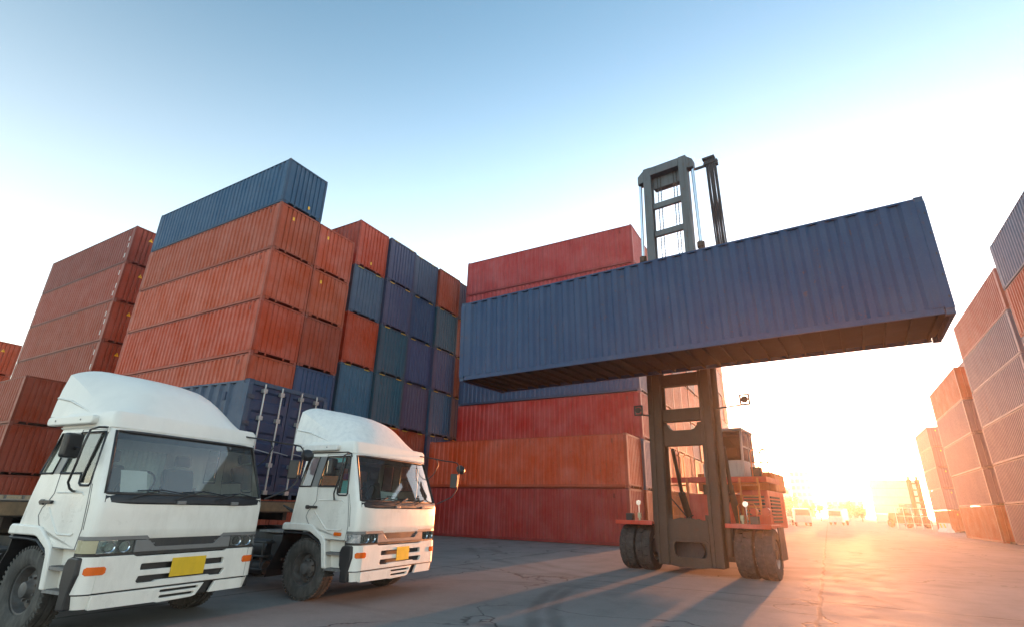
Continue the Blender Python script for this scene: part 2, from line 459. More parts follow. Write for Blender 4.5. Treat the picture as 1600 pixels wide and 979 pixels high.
# wall of end faces: taller boxes, gaps between the columns
GH = 2.896
G2 = 'containers in the wall of end faces'
WALL = [(1, ['rust red', 'orange', 'steel blue', 'orange red', 'slate blue', 'orange red']),
        (2, ['rust red', 'orange red', 'teal blue', 'teal blue', 'indigo', 'indigo']),
        (3, ['maroon', 'brown orange', 'dull purple', 'indigo', 'navy blue', 'slate blue']),
        (4, ['maroon', 'navy blue', 'blue', 'indigo', 'teal blue', 'rust red']),
        (5, ['maroon', 'rust red', 'navy blue', 'maroon', 'rust red', 'navy blue'])]
for ci, cols in WALL:
    for k, c in enumerate(cols, 1):
        container(f'W{ci}-{k}', -21.238 - L40 / 2 - (.12 if ci % 2 else .0), 18.57 + CW / 2 + (ci - 1) * 2.535, (k - 1) * GH, c,
                  f'{c} container end, {lvl(k, 6)} in the {ORD[ci]} column of the end-face wall', G2, H=GH, hazard=ci > 1 or k in (3, 5),
                  sticker=(('rect', .0, .5) if (ci, k) == (1, 6) else None))
# far left stack of four visible reds
G3 = 'containers in the red triangle-marked stack'
for k, c in ((1, 'rust red'), (2, 'rust red'), (3, 'rust red'), (4, 'rust red'), (5, 'rust red'), (6, 'rust red'), (7, 'maroon')):
    container(f'F-{k}', -36.06 - L40 / 2, 13.2 + CW / 2, (k - 1) * CH, c, f'{c} triangle-marked container, {lvl(k, 7)} in the red stack beside the blue-topped column', G3,
              vent=True, sticker=('tri', -.2, 1.95), code=((.55, 1.25, 1.75) if k % 2 else (.5, 1.0, 1.9)))
G4 = 'orange containers behind the timber-decked trailer'
for k, c in ((1, 'rust red'), (2, 'brown orange'), (3, 'brown orange')):
    container(f'O-{k}', -37.0 - L40 / 2, 10.72 + CW / 2, (k - 1) * CH, c, f'{c} container, {lvl(k, 3)} of the three behind the empty timber-decked trailer', G4)
G5 = 'orange containers beside the far red stack'
for k, c in ((3, 'orange red'), (4, 'orange'), (5, 'orange')):
    container(f'E-{k}', -54.6 - L40 / 2, 12.5 + CW / 2, (k - 1) * CH, c, f'{c} container, {lvl(k, 5)} in the orange stack beside the triangle-marked stack', G5, sticker=('tri', .2, 1.9))
for k in (1, 2):
    container(f'E-{k}', -54.6 - L40 / 2, 12.5 + CW / 2, (k - 1) * CH, 'orange', f'orange container, {lvl(k, 5)} in the orange stack beside the triangle-marked stack', G5)

# middle block: the front row is two high, the rows behind are seven high and run away along the yard
G6 = 'containers in the middle block'
for k, c in ((1, 'red'), (2, 'orange red')):
    container(f'M1-{k}', -8.024 - L40 / 2, 25.2 + CW / 2, (k - 1) * CH, c, f'{c} container, {"bottom" if k == 1 else "upper"} of the two-high row behind the pink-panelled truck', G6, vent=True)
mid = {2: ['rust red', 'slate blue', 'bright red', 'navy blue', 'brown orange', 'rose red', 'rose red'],
       3: ['slate blue', 'dull purple', 'orange', 'slate blue', 'orange', 'rust red', 'orange']}
pool = ['orange', 'orange', 'brown orange', 'orange red', 'slate blue', 'orange', 'rust red', 'dull purple']
rr = random.Random(5)
for row in range(2, 15):
    cols = mid.get(row) or [rr.choice(pool) for _ in range(7)]
    for k, c in enumerate(cols, 1):
        container(f'M{row}-{k}', -7.786 - L40 / 2 + (rr.uniform(-.05, .05) if row > 2 else -.12 * (k < 5)), 27.7 + CW / 2 + (row - 2) * 2.5, (k - 1) * CH, c,
                  f'{c} container, {lvl(k, 7)} in row {ORD[row - 1] if row - 1 < 14 else row} behind the two-high front row'.replace(' row ', ' ', 1) if False else
                  f'{c} container, {lvl(k, 7)} in the {ORD[row - 1]} tall row of the middle block', G6, vent=row == 2, cast=row < 6)
# the long way behind the lifting machine: a lower far row
G7 = 'low containers far behind the lifting machine'
for i in range(3):
    for k, c in enumerate((['orange', 'dull purple', 'dull purple'], ['orange', 'slate blue', 'orange'], ['brown orange', 'dull purple', 'orange'])[i], 1):
        container(f'N{i}-{k}', -6.9 - L40 / 2, 92 + CW / 2 + i * 2.5, (k - 1) * CH, c, f'{c} container, {lvl(k, 3)} in the {ORD[i + 1]} low row beyond the lifting machine', G7, cast=False)

# right side: long sides face the lane
G8 = 'containers lining the open side of the lane'
def right(key, X, yfar, cols, phrase, L=L40, st=None):
    for k, c in enumerate(cols, 1):
        container(f'{key}-{k}', X + CW / 2 + random.uniform(-.03, .03), yfar - L / 2, (k - 1) * CH, c, f'{c} container, {lvl(k, len(cols))} {phrase}', G8, L=L, rz=R(-90) if st else R(90),
                  sticker=(('rect', -.3, 2.1) if st else None))
right('R0', 9.997, 34.84, ['dull purple', 'slate blue', 'indigo', 'navy blue', 'orange red', 'steel blue'], 'in the nearest lane-side stack facing the lift truck')
right('R1', 10.779, 50.39, ['dull purple', 'dull purple', 'dull purple', 'slate blue', 'slate blue', 'dull pink'], 'in the pink-topped six-high stack lining the lane')
right('R2', 10.565, 52.437 + L40, ['orange red', 'dull purple', 'dull purple', 'dull purple', 'orange red'], 'in the five-high red-topped stack lining the lane', st=1)
right('R3', 13.136, 98.71, ['orange', 'slate blue', 'dull purple', 'dull purple', 'dull purple'], 'in the stack beside the concrete barrier', L=10.834, st=1)
for k, c in ((5, 'slate blue'), (6, 'slate blue')):
    container(f'R4-{k}', 10.78 + CW * 1.5 + .08, 62.0, (k - 1) * CH, c, f'{c} container, {"topmost" if k == 6 else "second from top"} in the stack behind the red-topped one', G8, rz=R(90))
for k in (1, 2, 3, 4):
    container(f'R4-{k}', 10.78 + CW * 1.5 + .08, 62.0, (k - 1) * CH, 'slate blue', f'slate blue container, {lvl(k, 6)} in the stack behind the red-topped one', G8, rz=R(90))
# pale stack at the end of the lane
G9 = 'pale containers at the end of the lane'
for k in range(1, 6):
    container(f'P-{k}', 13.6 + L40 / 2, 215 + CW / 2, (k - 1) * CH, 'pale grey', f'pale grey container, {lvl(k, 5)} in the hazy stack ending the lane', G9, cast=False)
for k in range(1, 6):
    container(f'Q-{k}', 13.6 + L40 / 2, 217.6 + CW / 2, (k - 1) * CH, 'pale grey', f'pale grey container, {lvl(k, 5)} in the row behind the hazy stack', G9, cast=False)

# the container in the air, and the one on the trailer (doors towards the cab)
HELD_YAW = -.0512
held = container('HELD', 0, 0, 0, 'navy blue', 'long blue container hanging in the air from the red lifting machine', None, cross=True, vent=False)
hu = Vector((math.cos(HELD_YAW), math.sin(HELD_YAW), 0)); hv = Vector((-hu.y, hu.x, 0))
HELD_C = Vector((-9.408, 12.907, 5.249)) + hu * (L40 / 2) + hv * (CW / 2)
m = MB()
m.box(-L40 / 2 + .1, L40 / 2 - .1, -CW / 2 + .072, CW / 2 - .072, .118, .1345)
for i in range(29):
    x_ = -L40 / 2 + .25 + i * (L40 - .5) / 28
    m.box(x_ - .022, x_ + .022, -CW / 2 + .071, CW / 2 - .071, .032, .1179)
m.build('underfloor', M['underseal'], held)
for sx in (-1, 1):
    m = MB(); xa, xb = sorted((sx * (L40 / 2 - .002), sx * (L40 / 2 - .075))); m.box(xa, xb, -CW / 2 + .163, CW / 2 - .163, .018, .13)
    m.build('end_sill', M['container'], held, color=(.02, .045, .10))
held.rotation_euler = (.0331, -.0035, HELD_YAW); held.location = HELD_C + Vector((0, 0, .04))
for ch in held.children: ch.color = c4(tuple(a * b for a, b in zip((.015, .050, .125), (1, 1, 1)))) if ch.name.startswith(('body', 'frame')) else ch.color
for i in range(5):
    mslot = MB(); mslot.prism(rrect(-.012, .012, -.03, .03, .01), 1, -.0015, 0)
    mslot.build('post_slot', M['sticker_mark'], held, loc=(L40 / 2 - .05, -CW / 2 + .0025, .35 + i * .46))

TB_YAW = .0745
def trailer_box():
    t = container('TBOX', 0, 0, 0, 'navy blue', 'short blue container with steel door rods riding on the trailer behind the pink-panelled truck', None, vent=True, L=6.058)
    bod = [c for c in t.children if c.name.startswith('body')][0]
    bod.data = bod.data.copy()
    hl, hw = 6.058 / 2, CW / 2
    bm = bmesh.new(); bm.from_mesh(bod.data)
    dead = [f for f in bm.faces if all(v.co.x > hl - .08 for v in f.verts) and abs(f.calc_center_median().y) < hw - .1 and f.calc_center_median().z < CH - .05]
    bmesh.ops.delete(bm, geom=dead, context='FACES'); bm.to_mesh(bod.data); bm.free()
    col = (.03, .045, .10)
    for c in t.children:
        if c.name.startswith(('body', 'frame')): c.color = c4((.045, .075, .13))
    for sy in (-1, 1):
        ya, yb = (sorted((sy * .012, sy * (hw - .135))))
        z0, z1 = .195, CH - .115
        # door leaf with five pressed panels
        m = MB(); ribs = []
        zs = [z0]; n = 5; step = (z1 - z0) / n
        prof = [(0, z0)]
        for i in range(n):
            a = z0 + i * step
            prof += [(0, a + .10), (-.035, a + .145), (-.035, a + step - .145), (0, a + step - .10)]
        prof.append((0, z1))
        m.loft([[(hl - .035 + d, ya + .09, z) for d, z in prof], [(hl - .035 + d, yb - .09, z) for d, z in prof]], False)
        m.box(hl - .07, hl - .034, ya, ya + .0895, z0, z1); m.box(hl - .07, hl - .034, yb - .0895, yb, z0, z1)
        d = m.build('door', M['container'], t, color=col)
        for fy in (.28, .74):
            yy = ya + (yb - ya) * fy
            m = MB(); m.cyl((hl + .03, yy, .16), (hl + .03, yy, CH - .06), .019, n=10)
            rod = m.build('lock_rod', M['galv'], d, smooth=40)
            for zz in (.16, .75, 1.75, CH - .22):
                m = MB(); m.box(hl - .03, hl + .056, yy - .055, yy + .055, zz - .045, zz + .045)
                m.build('rod_bracket', M['galv'], d)
            m = MB(); m.tube([(hl + .05, yy, 1.05), (hl + .075, yy + .1, 1.04), (hl + .075, yy + .42, 1.0)], .012, 6)
            m.build('handle', M['galv'], d, smooth=40)
        for zz in (.4, .95, 1.6, 2.2):
            m = MB(); a, b_ = sorted((sy * (hw - .02), sy * (hw - .2))); m.box(hl - .03, hl + .012, a, b_, zz - .05, zz + .05)
            m.build('hinge', M['container'], d, color=(.05, .06, .09))
    t.rotation_euler = (0, 0, TB_YAW)
    u = Vector((math.cos(TB_YAW), math.sin(TB_YAW), 0))
    t.location = Vector((-11.0, 8.186, 1.595)) - u * hl
    return t
trailer_box()
# ------------------------------------------------------------------ cab-over tractor trucks
def lerp(a, b, t): return a + (b - a) * t
def interp(tab, z):
    for (z0, v0), (z1, v1) in zip(tab, tab[1:]):
        if z <= z1: return lerp(v0, v1, max(0, (z - z0) / (z1 - z0)))
    return tab[-1][1]
XF = [(1.20, 1.105), (1.52, 1.105), (1.60, 1.085), (2.40, .80), (2.50, .73), (2.62, .62)]
WD = [(1.20, 1.205), (1.55, 1.205), (1.85, 1.185), (2.40, 1.115), (2.52, 1.09), (2.62, 1.0)]
XR = [(1.20, -.46), (2.40, -.42), (2.62, -.36)]

def cab_loop(z):
    xf, w, xr = interp(XF, z), interp(WD, z), interp(XR, z)
    t = (z - 1.72) / (2.37 - 1.72)
    qs, qe, ds = lerp(-.375, -.285, t), lerp(-.115, -.045, t), lerp(.075, .145, t)
    vv, de = .555, lerp(.79, .69, t)
    r = .10
    half = [(xr, -w * .45), (xr, -w + .07), (xr + .022, -w + .022), (min(xr + .07, qs - .01), -w), (qs, -w), (qe, -w), (ds, -w), (vv, -w), (de, -w)]
    cx, cy = xf - r, -w + r
    if cx < de + .02: cx = de + .02
    rx = xf - cx
    for a in (-80, -60, -40, -20):
        half.append((cx + rx * math.cos(R(a)), cy + r * math.sin(R(a))))
    bul = .035
    for f in (1.0, .66, .33):
        y = cy * f; half.append((xf + bul * (1 - f * f), y))
    mid_f = (xf + bul, 0)
    full = [(xr, 0)] + half + [mid_f] + [(x, -y) for x, y in half[::-1]]
    return [(x, y, z) for x, y in full]
ZS = [1.20, 1.36, 1.52, 1.60, 1.66, 1.73, 1.855, 2.0, 2.2, 2.355, 2.40, 2.46, 2.55, 2.62]
# index of loop positions: 0 rear centre; half starts at 1
I_QS, I_QE, I_DS, I_V, I_DE = 5, 6, 7, 8, 9
NH = 16   # points in half

def cab_skip(j, i):
    z0, z1 = ZS[j], ZS[j + 1]
    n = 2 * NH + 2
    k = i if i <= NH else None
    # mirrored edge index
    def edge(i):
        if i <= NH: return i
        return n - 1 - i        # edge between i and i+1 mirrors edge n-1-i
    e = edge(i)
    if e == I_QS and z0 >= 1.855 and z1 <= 2.356: return True
    if e == I_DS and z0 >= 1.855 and z1 <= 2.356: return True
    if e == I_V and z0 >= 1.73 and z1 <= 2.356: return True
    if 13 <= e <= NH and z0 >= 1.60 and z1 <= 2.401: return True
    return False

def surf(z, idx, inset=0.0):
    p = cab_loop(z)[idx]; return Vector(p)

def tyre_mesh(Rr, w, name, mat, lugs=44, lug_h=.012, c=(0, 0, 0), rim_r=None, hw_=None):
    rim_r = rim_r or Rr * .56
    h = w / 2
    prof = [(rim_r, -h * .72), (rim_r + .02, -h * .86), (lerp(rim_r, Rr, .45), -h), (lerp(rim_r, Rr, .8), -h * .97), (Rr - .025, -h * .86), (Rr - .004, -h * .76),
            (Rr, -h * .5), (Rr, -h * .36), (Rr - .014, -h * .34), (Rr - .014, -h * .28), (Rr, -h * .26), (Rr + .001, 0),
            (Rr, h * .26), (Rr - .014, h * .28), (Rr - .014, h * .34), (Rr, h * .36), (Rr, h * .5), (Rr - .004, h * .76), (Rr - .025, h * .86), (lerp(rim_r, Rr, .8), h * .97), (lerp(rim_r, Rr, .45), h), (rim_r + .02, h * .86), (rim_r, h * .72)]
    m = MB(); m.lathe(prof, c, 1, 56)
    for sgn in (-1, 1):
        for k in range(lugs):
            a = 2 * math.pi * (k + (.5 if sgn > 0 else 0)) / lugs
            rot = Matrix.Translation(Vector(c)) @ Matrix.Rotation(-a, 4, 'Y')
            m.box(Rr - .05, Rr + lug_h * .6, *sorted((sgn * h * .55, sgn * h * .93)), -Rr * .026, Rr * .026, rot)
    return m.mesh(name, mat, 35)

def rim_mesh(rr, side, c=(0, 0, 0), name='rim', mat=None, depth=.1):
    """side -1: outer face to -y"""
    s = side; m = MB()
    prof = [(rr, s * .10), (rr + .012, s * .115), (rr + .012, s * .09), (rr - .02, s * .085), (rr - .035, s * .03), (rr - .05, -s * .02), (rr - .075, -s * .03)]
    m.lathe(prof, c, 1, 44)
    outer = circle(0, 0, rr - .06, 40); holes = [circle((rr - .115) * math.cos(2 * math.pi * i / 8), (rr - .115) * math.sin(2 * math.pi * i / 8), .026, 10) for i in range(8)]
    pm = MB(); pm.plate(outer, holes, 1, 0, .012 * -s)
    pm.xform(Matrix.Translation((c[0], c[1] - s * .015, c[2])))
    tmp = bpy.data.meshes.new('t'); pm.bm.to_mesh(tmp); pm.bm.free(); m.bm.from_mesh(tmp); bpy.data.meshes.remove(tmp)
    m.lathe([(.165, -s * .02), (.155, s * .02), (.12, s * .03), (.1, s * .05), (.085, s * .11), (.05, s * .125), (.0, s * .125)], c, 1, 28)
    for k in range(8):
        a = 2 * math.pi * (k + .5) / 8; x, z = c[0] + .135 * math.cos(a), c[2] + .135 * math.sin(a)
        m.cyl((x, c[1] + s * .02, z), (x, c[1] + s * .058, z), .016, .013, 6)
    return m.mesh(name, mat or M['rim'], 35)

def surface_pane(rows, off, name, mat, parent, thick=True):
    """rows: list of lists of points on the cab skin"""
    m = MB(); m.loft(rows, False)
    return m.build(name, mat, parent, smooth=60)

def band(poly_pts, w, name, mat, parent, nrm):
    m = MB(); n = len(poly_pts)
    m.tube(poly_pts + [poly_pts[0], poly_pts[1]], w, 6)
    return m.build(name, mat, parent, smooth=60)

def side_pt(x, z, s=-1, off=0.0):
    return Vector((x, s * (interp(WD, z) + off), z))
def front_pt(y, z, off=0.0):
    xf = interp(XF, z); w = interp(WD, z) - .1
    f = min(1, abs(y) / w); return Vector((xf + .035 * (1 - f * f) + off, y, z))

def build_truck(which):
    lab = {1: 'white cab-over truck with grey curtain, windscreen paper and one cream corner lamp',
           2: 'white cab-over truck with pink quarter-window panel and amber door lamp beside red containers'}[which]
    T = thing('truck', lab, 'truck', (0, 0, 0), 0, None)
    W_ = M['truck_white']
    # --- cab shell with real openings
    m = MB(); m.loft([cab_loop(z) for z in ZS], True, False, cab_skip)
    n = 2 * NH + 2
    body = m.build('cab_body', W_, T, smooth=38)
    # roof cap / cornice over the windscreen, sill under it
    m = MB()
    rings = []
    for z, g in ((2.43, .012), (2.47, .022), (2.60, .03), (2.645, .0), (2.655, -.12)):
        lp = cab_loop(min(z, 2.50)); rings.append([(x + (g if x > .2 else (g if x > -.3 else -g)), y * (1 + g * .9), z) for x, y, _ in lp])
    m.loft(rings, True, False); m._add(rings[-1], [tuple(range(n))])
    m.build('roof_cap', M['chalk_white'], T, smooth=40)
    # lower door corner, skirt
    for s in (-1, 1):
        sk = MB(); sk.prism([(-.10, 1.2), (.0, 1.205), (.36, .99), (.47, .975), (.90, .975), (.96, 1.005), (1.0, 1.2)], 1, s * 1.204, s * 1.14)
        sk.build('door_skirt', W_, T, bevel=.012)
    # --- door: pressed panel, handle, gaps
    for s in (-1, 1):
        d = MB()
        d.tube([side_pt(.10, 1.60, s, .001), side_pt(.045, 1.52, s, .001), side_pt(-.06, 1.42, s, .001), side_pt(-.09, 1.33, s, .001), side_pt(-.02, 1.23, s, .001), side_pt(.38, .985, s, .002), side_pt(.87, .98, s, .002), side_pt(.90, 1.2, s, .001), side_pt(.86, 1.5, s, .001), side_pt(.80, 1.73, s, .001), side_pt(.71, 2.36, s, .001), side_pt(.66, 2.40, s, .001), side_pt(.14, 2.41, s, .001), side_pt(.07, 1.86, s, .001), side_pt(.10, 1.60, s, .001)], .006, 5)
        door = d.build('door', M['grey_trim'], T)
        d = MB()
        d.tube([side_pt(.16, 1.61, s, -.002), side_pt(.70, 1.615, s, -.002), side_pt(.74, 1.58, s, -.002)], .011, 6)
        d.tube([side_pt(.09, 1.43, s, -.002), side_pt(.40, 1.15, s, -.002), side_pt(.45, 1.13, s, -.002), side_pt(.72, 1.13, s, -.002), side_pt(.76, 1.15, s, -.002)], .014, 6)
        d.build('pressed_line', W_, door, smooth=60)
        h = MB(); h.prism(rrect(-.11, .15, 1.475, 1.515, .018), 1, s * 1.206, s * 1.245)
        h.prism(rrect(-.12, -.04, 1.46, 1.525, .02), 1, s * 1.206, s * 1.232)
        h.build('handle', M['black_plastic'], door, bevel=.005)
        # window frame: dark surround, pillar, rubber
        fr = MB()
        out = [side_pt(x, z, s, .004) for x, z in ((-.40, 1.845), (.06, 1.845), (.06, 1.845))]
        bp = MB()
        b0 = [(-.115, 1.84), (.075, 1.84), (.145, 2.375), (-.045, 2.375)]
        bp.loft([[side_pt(lerp(b0[0][0], b0[3][0], t), lerp(1.84, 2.375, t), s, .005), side_pt(lerp(b0[1][0], b0[2][0], t), lerp(1.84, 2.375, t), s, .005)] for t in (0, .25, .5, .75, 1)], False)
        bp.build('window_pillar', M['grey_trim'], T)
        q = [(-.385, 1.845), (-.1, 1.845), (-.035, 2.37), (-.29, 2.37)]
        ring = [side_pt(x, z, s, .004) for x, z in q]
        fq = band(ring, .016, 'window_frame', M['black_plastic'], T, None)
        rows = [[side_pt(lerp(-.375, -.285, (z - 1.72) / .65), z, s, -.012), side_pt(lerp(-.115, -.045, (z - 1.72) / .65), z, s, -.012)] for z in (1.855, 2.0, 2.2, 2.355)]
        qp = surface_pane(rows, 0, 'quarter_window', M['glass_clear'] if which == 1 else M['glass_clear'], fq)
        pan = [[side_pt(lerp(-.36, -.275, (z - 1.72) / .65), z, s, -.03), side_pt(lerp(-.12, -.05, (z - 1.72) / .65), z, s, -.03)] for z in (1.865, 2.1, 2.35)]
        surface_pane(pan, 0, 'sun_panel', M['mesh_panel'] if which == 1 else M['pink'], fq)
        rg = [side_pt(x, z, s, .004) for x, z in ((.075, 1.845), (.53, 1.845), (.555, 1.725), (.60, 1.70), (.77, 1.70), (.79, 1.735), (.70, 2.34), (.67, 2.37), (.15, 2.37))]
        dw = band(rg, .015, 'window_frame', M['black_plastic'], door, None)
        rows = [[side_pt(lerp(.075, .145, (z - 1.72) / .65), z, s, -.012), side_pt(.555, z, s, -.012)] for z in (1.855, 2.0, 2.2, 2.355)]
        surface_pane(rows, 0, 'window_pane', M['glass_clear'], dw)
        rows = [[side_pt(.556, z, s, -.012), side_pt(lerp(.79, .69, (z - 1.72) / .65), z, s, -.012)] for z in (1.73, 1.855, 2.0, 2.2, 2.355)]
        surface_pane(rows, 0, 'window_pane', M['glass_clear'], dw)
        b2 = MB(); b2.tube([side_pt(.556, 1.73, s, .002), side_pt(.60, 2.36, s, .002)], .013, 6); b2.build('divider_bar', M['black_plastic'], dw, smooth=60)
    # --- windscreen
    ys = [-1 + 2 * i / 12 for i in range(13)]
    def wrow(z, off, sc=1.0):
        w = interp(WD, z) - .055; return [front_pt(y * w * sc, z, off) - Vector((.03 * (abs(y) ** 6), 0, 0)) for y in ys]
    fr = wrow(1.615, .006); to = wrow(2.385, .006)
    ring = fr + to[::-1]
    gasket = band(ring, .022, 'windscreen_frame', M['black_plastic'], T, None)
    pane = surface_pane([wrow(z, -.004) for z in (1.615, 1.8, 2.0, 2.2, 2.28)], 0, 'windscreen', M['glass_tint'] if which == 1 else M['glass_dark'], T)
    surface_pane([wrow(z, -.004) for z in (2.28, 2.34, 2.385)], 0, 'shade_band', M['glass_band'], pane)
    # black cowl under the glass with wiper arms
    m = MB()
    m.loft([wrow(z, o) for z, o in ((1.495, .004), (1.515, .022), (1.585, .024), (1.625, .01))], False)
    cowl = m.build('wiper_cowl', M['black_plastic'], T, smooth=50)
    for y0, y1, z1 in ((-.93, -.50, 1.68), (-.35, .10, 1.68), (.25, .72, 1.67)):
        m = MB(); a = front_pt(y0 + .05, 1.56, .04); b_ = front_pt(y1, z1, .04)
        m.tube([a, a + Vector((.02, .02, .02)), b_], .010, 6)
        c_ = front_pt(y1 - .30, z1 - .025, .022); d_ = front_pt(min(y1 + .40, 1.02), z1 - .055, .022)
        m.tube([c_, b_ + Vector((-.005, 0, -.005)), d_], .008, 6)
        m.build('wiper', M['black_plastic'], T, smooth=60)
    for y in (-.22, .62):
        m = MB(); p = front_pt(y, 1.53, .03); m.box(p.x - .02, p.x + .018, y - .06, y + .06, 1.50, 1.545); m.build('washer_nozzle', M['grey_trim'], cowl, bevel=.008)
    # --- front panel seams
    m = MB()
    for s in (-1, 1):
        m.tube([front_pt(s * 1.01, 1.50, -.002) - Vector((.02, 0, 0)), Vector((1.092, s * 1.04, 1.3)), Vector((1.09, s * 1.05, 1.13))], .005, 5)
        a = cab_loop(1.52)[I_DE]
        m.tube([side_pt(.93, 1.2, s, .001), side_pt(.90, 1.5, s, .001), side_pt(.83, 1.72, s, .001)], .004, 5)
        m.box(.70, .716, *sorted((s * 1.118, s * 1.128)), 2.22, 2.36)
    m.build('panel_seam', M['black_plastic'], T)
    # lower nose between headlights and cab
    m = MB(); lp = [p for p in cab_loop(1.2)]
    nose = [(x, y) for x, y, z in lp if x > .86]
    m.loft([[(x - .01, y * .985, z) for x, y in nose] for z in (.90, 1.11)], False)
    m.box(.3, 1.02, -1.0, 1.0, .86, 1.195)
    m.build('nose_panel', M['dark_steel'], T)
    m = MB(); m.loft([[(x + g, y, z) for x, y in nose] for g, z in ((-.012, 1.085), (-.002, 1.10), (0, 1.2))], False); m.build('front_panel', W_, T, smooth=40)
    # trim strip with the grille dip
    XG = 1.118
    for s in (-1, 1):
        m = MB()
        m.prism([(s * a, z) for a, z in ((1.0, 1.085), (.56, 1.082), (.53, 1.07), (.505, 1.085), (.55, 1.125), (1.0, 1.125))], 0, XG - .06, XG + .012)
        pts = []
        for k in range(6):
            a = R(90 * k / 5); pts.append((1.0 + .10 * math.sin(a), 1.212 - .09 + .09 * 0 - .0 - (1 - math.cos(a)) * 0, 0))
        arc = [Vector((XG + .012 - .115 * (1 - math.cos(R(a))), s * (1.0 + .215 * math.sin(R(a))), 0)) for a in (0, 22, 45, 68, 90)] + [Vector((.90, s * 1.215, 0))]
        m.loft([[p + Vector((0, 0, 1.085)) for p in arc], [p + Vector((0, 0, 1.125)) for p in arc]], False)
        m.build('trim_strip', M['grey_trim'], T, smooth=40)
    m = MB(); m.plate([(-.68, .935), (.68, .935), (.68, 1.075), (.555, 1.075), (.50, 1.062), (.42, .99), (-.42, .99), (-.50, 1.062), (-.555, 1.075), (-.68, 1.075)], [], 0, XG + .022, XG - .05)
    gs = m.build('grille_surround', M['grey_trim'], T, bevel=.006)
    m = MB(); m.box(XG - .06, XG - .02, -.54, .54, .985, 1.10); m.build('grille', M['black_plastic'], T)
    m = MB(); m.box(XG - .02, XG + .006, -.47, .47, 1.022, 1.036); m.box(XG - .02, XG + .004, -.49, .49, 1.060, 1.068); m.build('grille_slat', M['grey_trim'], gs)
    for s in (-1, 1):
        a, b_ = sorted((s * .695, s * 1.095))
        m = MB(); m.box(XG - .05, XG - .012, a, b_, .935, 1.082); hl = m.build('headlight', M['lamp_glass'], T)
        m = MB()
        for f in (.27, .75):
            yy = lerp(s * .71, s * 1.07, f); m.lathe([(.066, .035), (.05, .012), (.0, .0)], (XG - .012, yy, 1.008), 0, 20)
        m.build('reflector', M['chrome'], hl, smooth=50)
        m = MB(); m.prism(rrect(a + .004, b_ - .004, .942, 1.076, .012), 0, XG + .008, XG + .012)
        m.build('headlight_glass', M['glass_clear'], hl)
        m = MB()
        for f in (.27, .75):
            yy = lerp(s * .71, s * 1.07, f); m.prism(rrect(yy - .05, yy + .05, .965, 1.055, .03), 0, XG - .011, XG + .006)
        m.build('bulb_shield', M['lamp_glass'], hl)
        arc = [Vector((XG + .008 - .115 * (1 - math.cos(R(q))), s * (1.005 + .205 * math.sin(R(q))), 0)) for q in (28, 40, 52, 64, 77, 90)] + [Vector((.905, s * 1.21, 0))]
        m = MB(); m.loft([[p + Vector((0, 0, z)) for p in arc] for z in (.942, 1.08)], False)
        m.build('corner_lamp', M['cream_lens'] if which == 1 and s < 0 else M['lamp_glass'], T, smooth=40)
    # --- bumper: slotted face, lower valance, black ends
    XB = 1.135
    slot = lambda y0, y1, z0, z1, r=.018: rrect(y0, y1, z0, z1, r, 3)
    m = MB()
    up = [(-1.04, .515), (1.04, .515), (1.04, .905), (.66, .905), (.62, .885), (-.62, .885), (-.66, .905), (-1.04, .905)]
    m.plate(up, [slot(-.54, .64, .722, .795), [(-.56, .60), (-.53, .575), (-.34, .575), (-.30, .592), (.44, .592), (.48, .575), (.64, .575), (.68, .64), (.66, .655), (-.54, .655)]], 0, XB, XB - .05)
    for s in (-1, 1):
        arc = [Vector((XB - .16 * (1 - math.cos(R(q))), s * (1.04 + .17 * math.sin(R(q))), 0)) for q in (0, 15, 30, 45, 60, 75, 90)] + [Vector((.93, s * 1.21, 0))]
        m.loft([[p + Vector((0, 0, z)) for p in arc] for z in (.515, .7, .89, .905)], False)
    bump = m.build('bumper', W_, T, smooth=40, bevel=.008)
    m = MB(); m.box(XB - .12, XB - .055, -.72, .72, .56, .82); m.build('bumper_grille', M['black_plastic'], bump)
    m = MB()
    low = [(-1.03, .335), (-.24, .335), (-.2, .32), (.26, .325), (.40, .45), (.42, .5), (-1.03, .5)]
    XL = XB - .012
    m.plate([(-1.03, .345), (-.26, .335), (-.22, .322), (.24, .335), (.30, .35), (.40, .495), (-.27, .495), (-1.03, .498)], [slot(-.215, .325, .437, .468, .012), slot(-.21, .27, .372, .402, .012)], 0, XL + .014, XL - .04)
    m.plate([(.50, .36), (1.03, .36), (1.03, .498), (.58, .498)], [], 0, XL + .004, XL - .04)
    for s in (-1, 1):
        arc = [Vector((XL - .16 * (1 - math.cos(R(q))), s * (1.03 + .165 * math.sin(R(q))), 0)) for q in (0, 15, 30, 45, 60, 75, 90)] + [Vector((.93, s * 1.195, 0))]
        m.loft([[p * (1) + Vector((-.03 * (1 - t), -s * .02 * (1 - t), lerp(.355, .498, t))) for p in arc] for t in (0, .5, 1)], False)
    val = m.build('bumper_valance', W_, T, smooth=40, bevel=.007)
    m = MB(); m.box(XL - .12, XL - .06, -.9, .9, .36, .50); m.build('valance_grille', M['black_plastic'], val)
    m = MB(); m.box(XB - .11, XB - .02, -1.0, 1.0, .499, .514); m.build('bumper_gap', M['black_plastic'], bump)
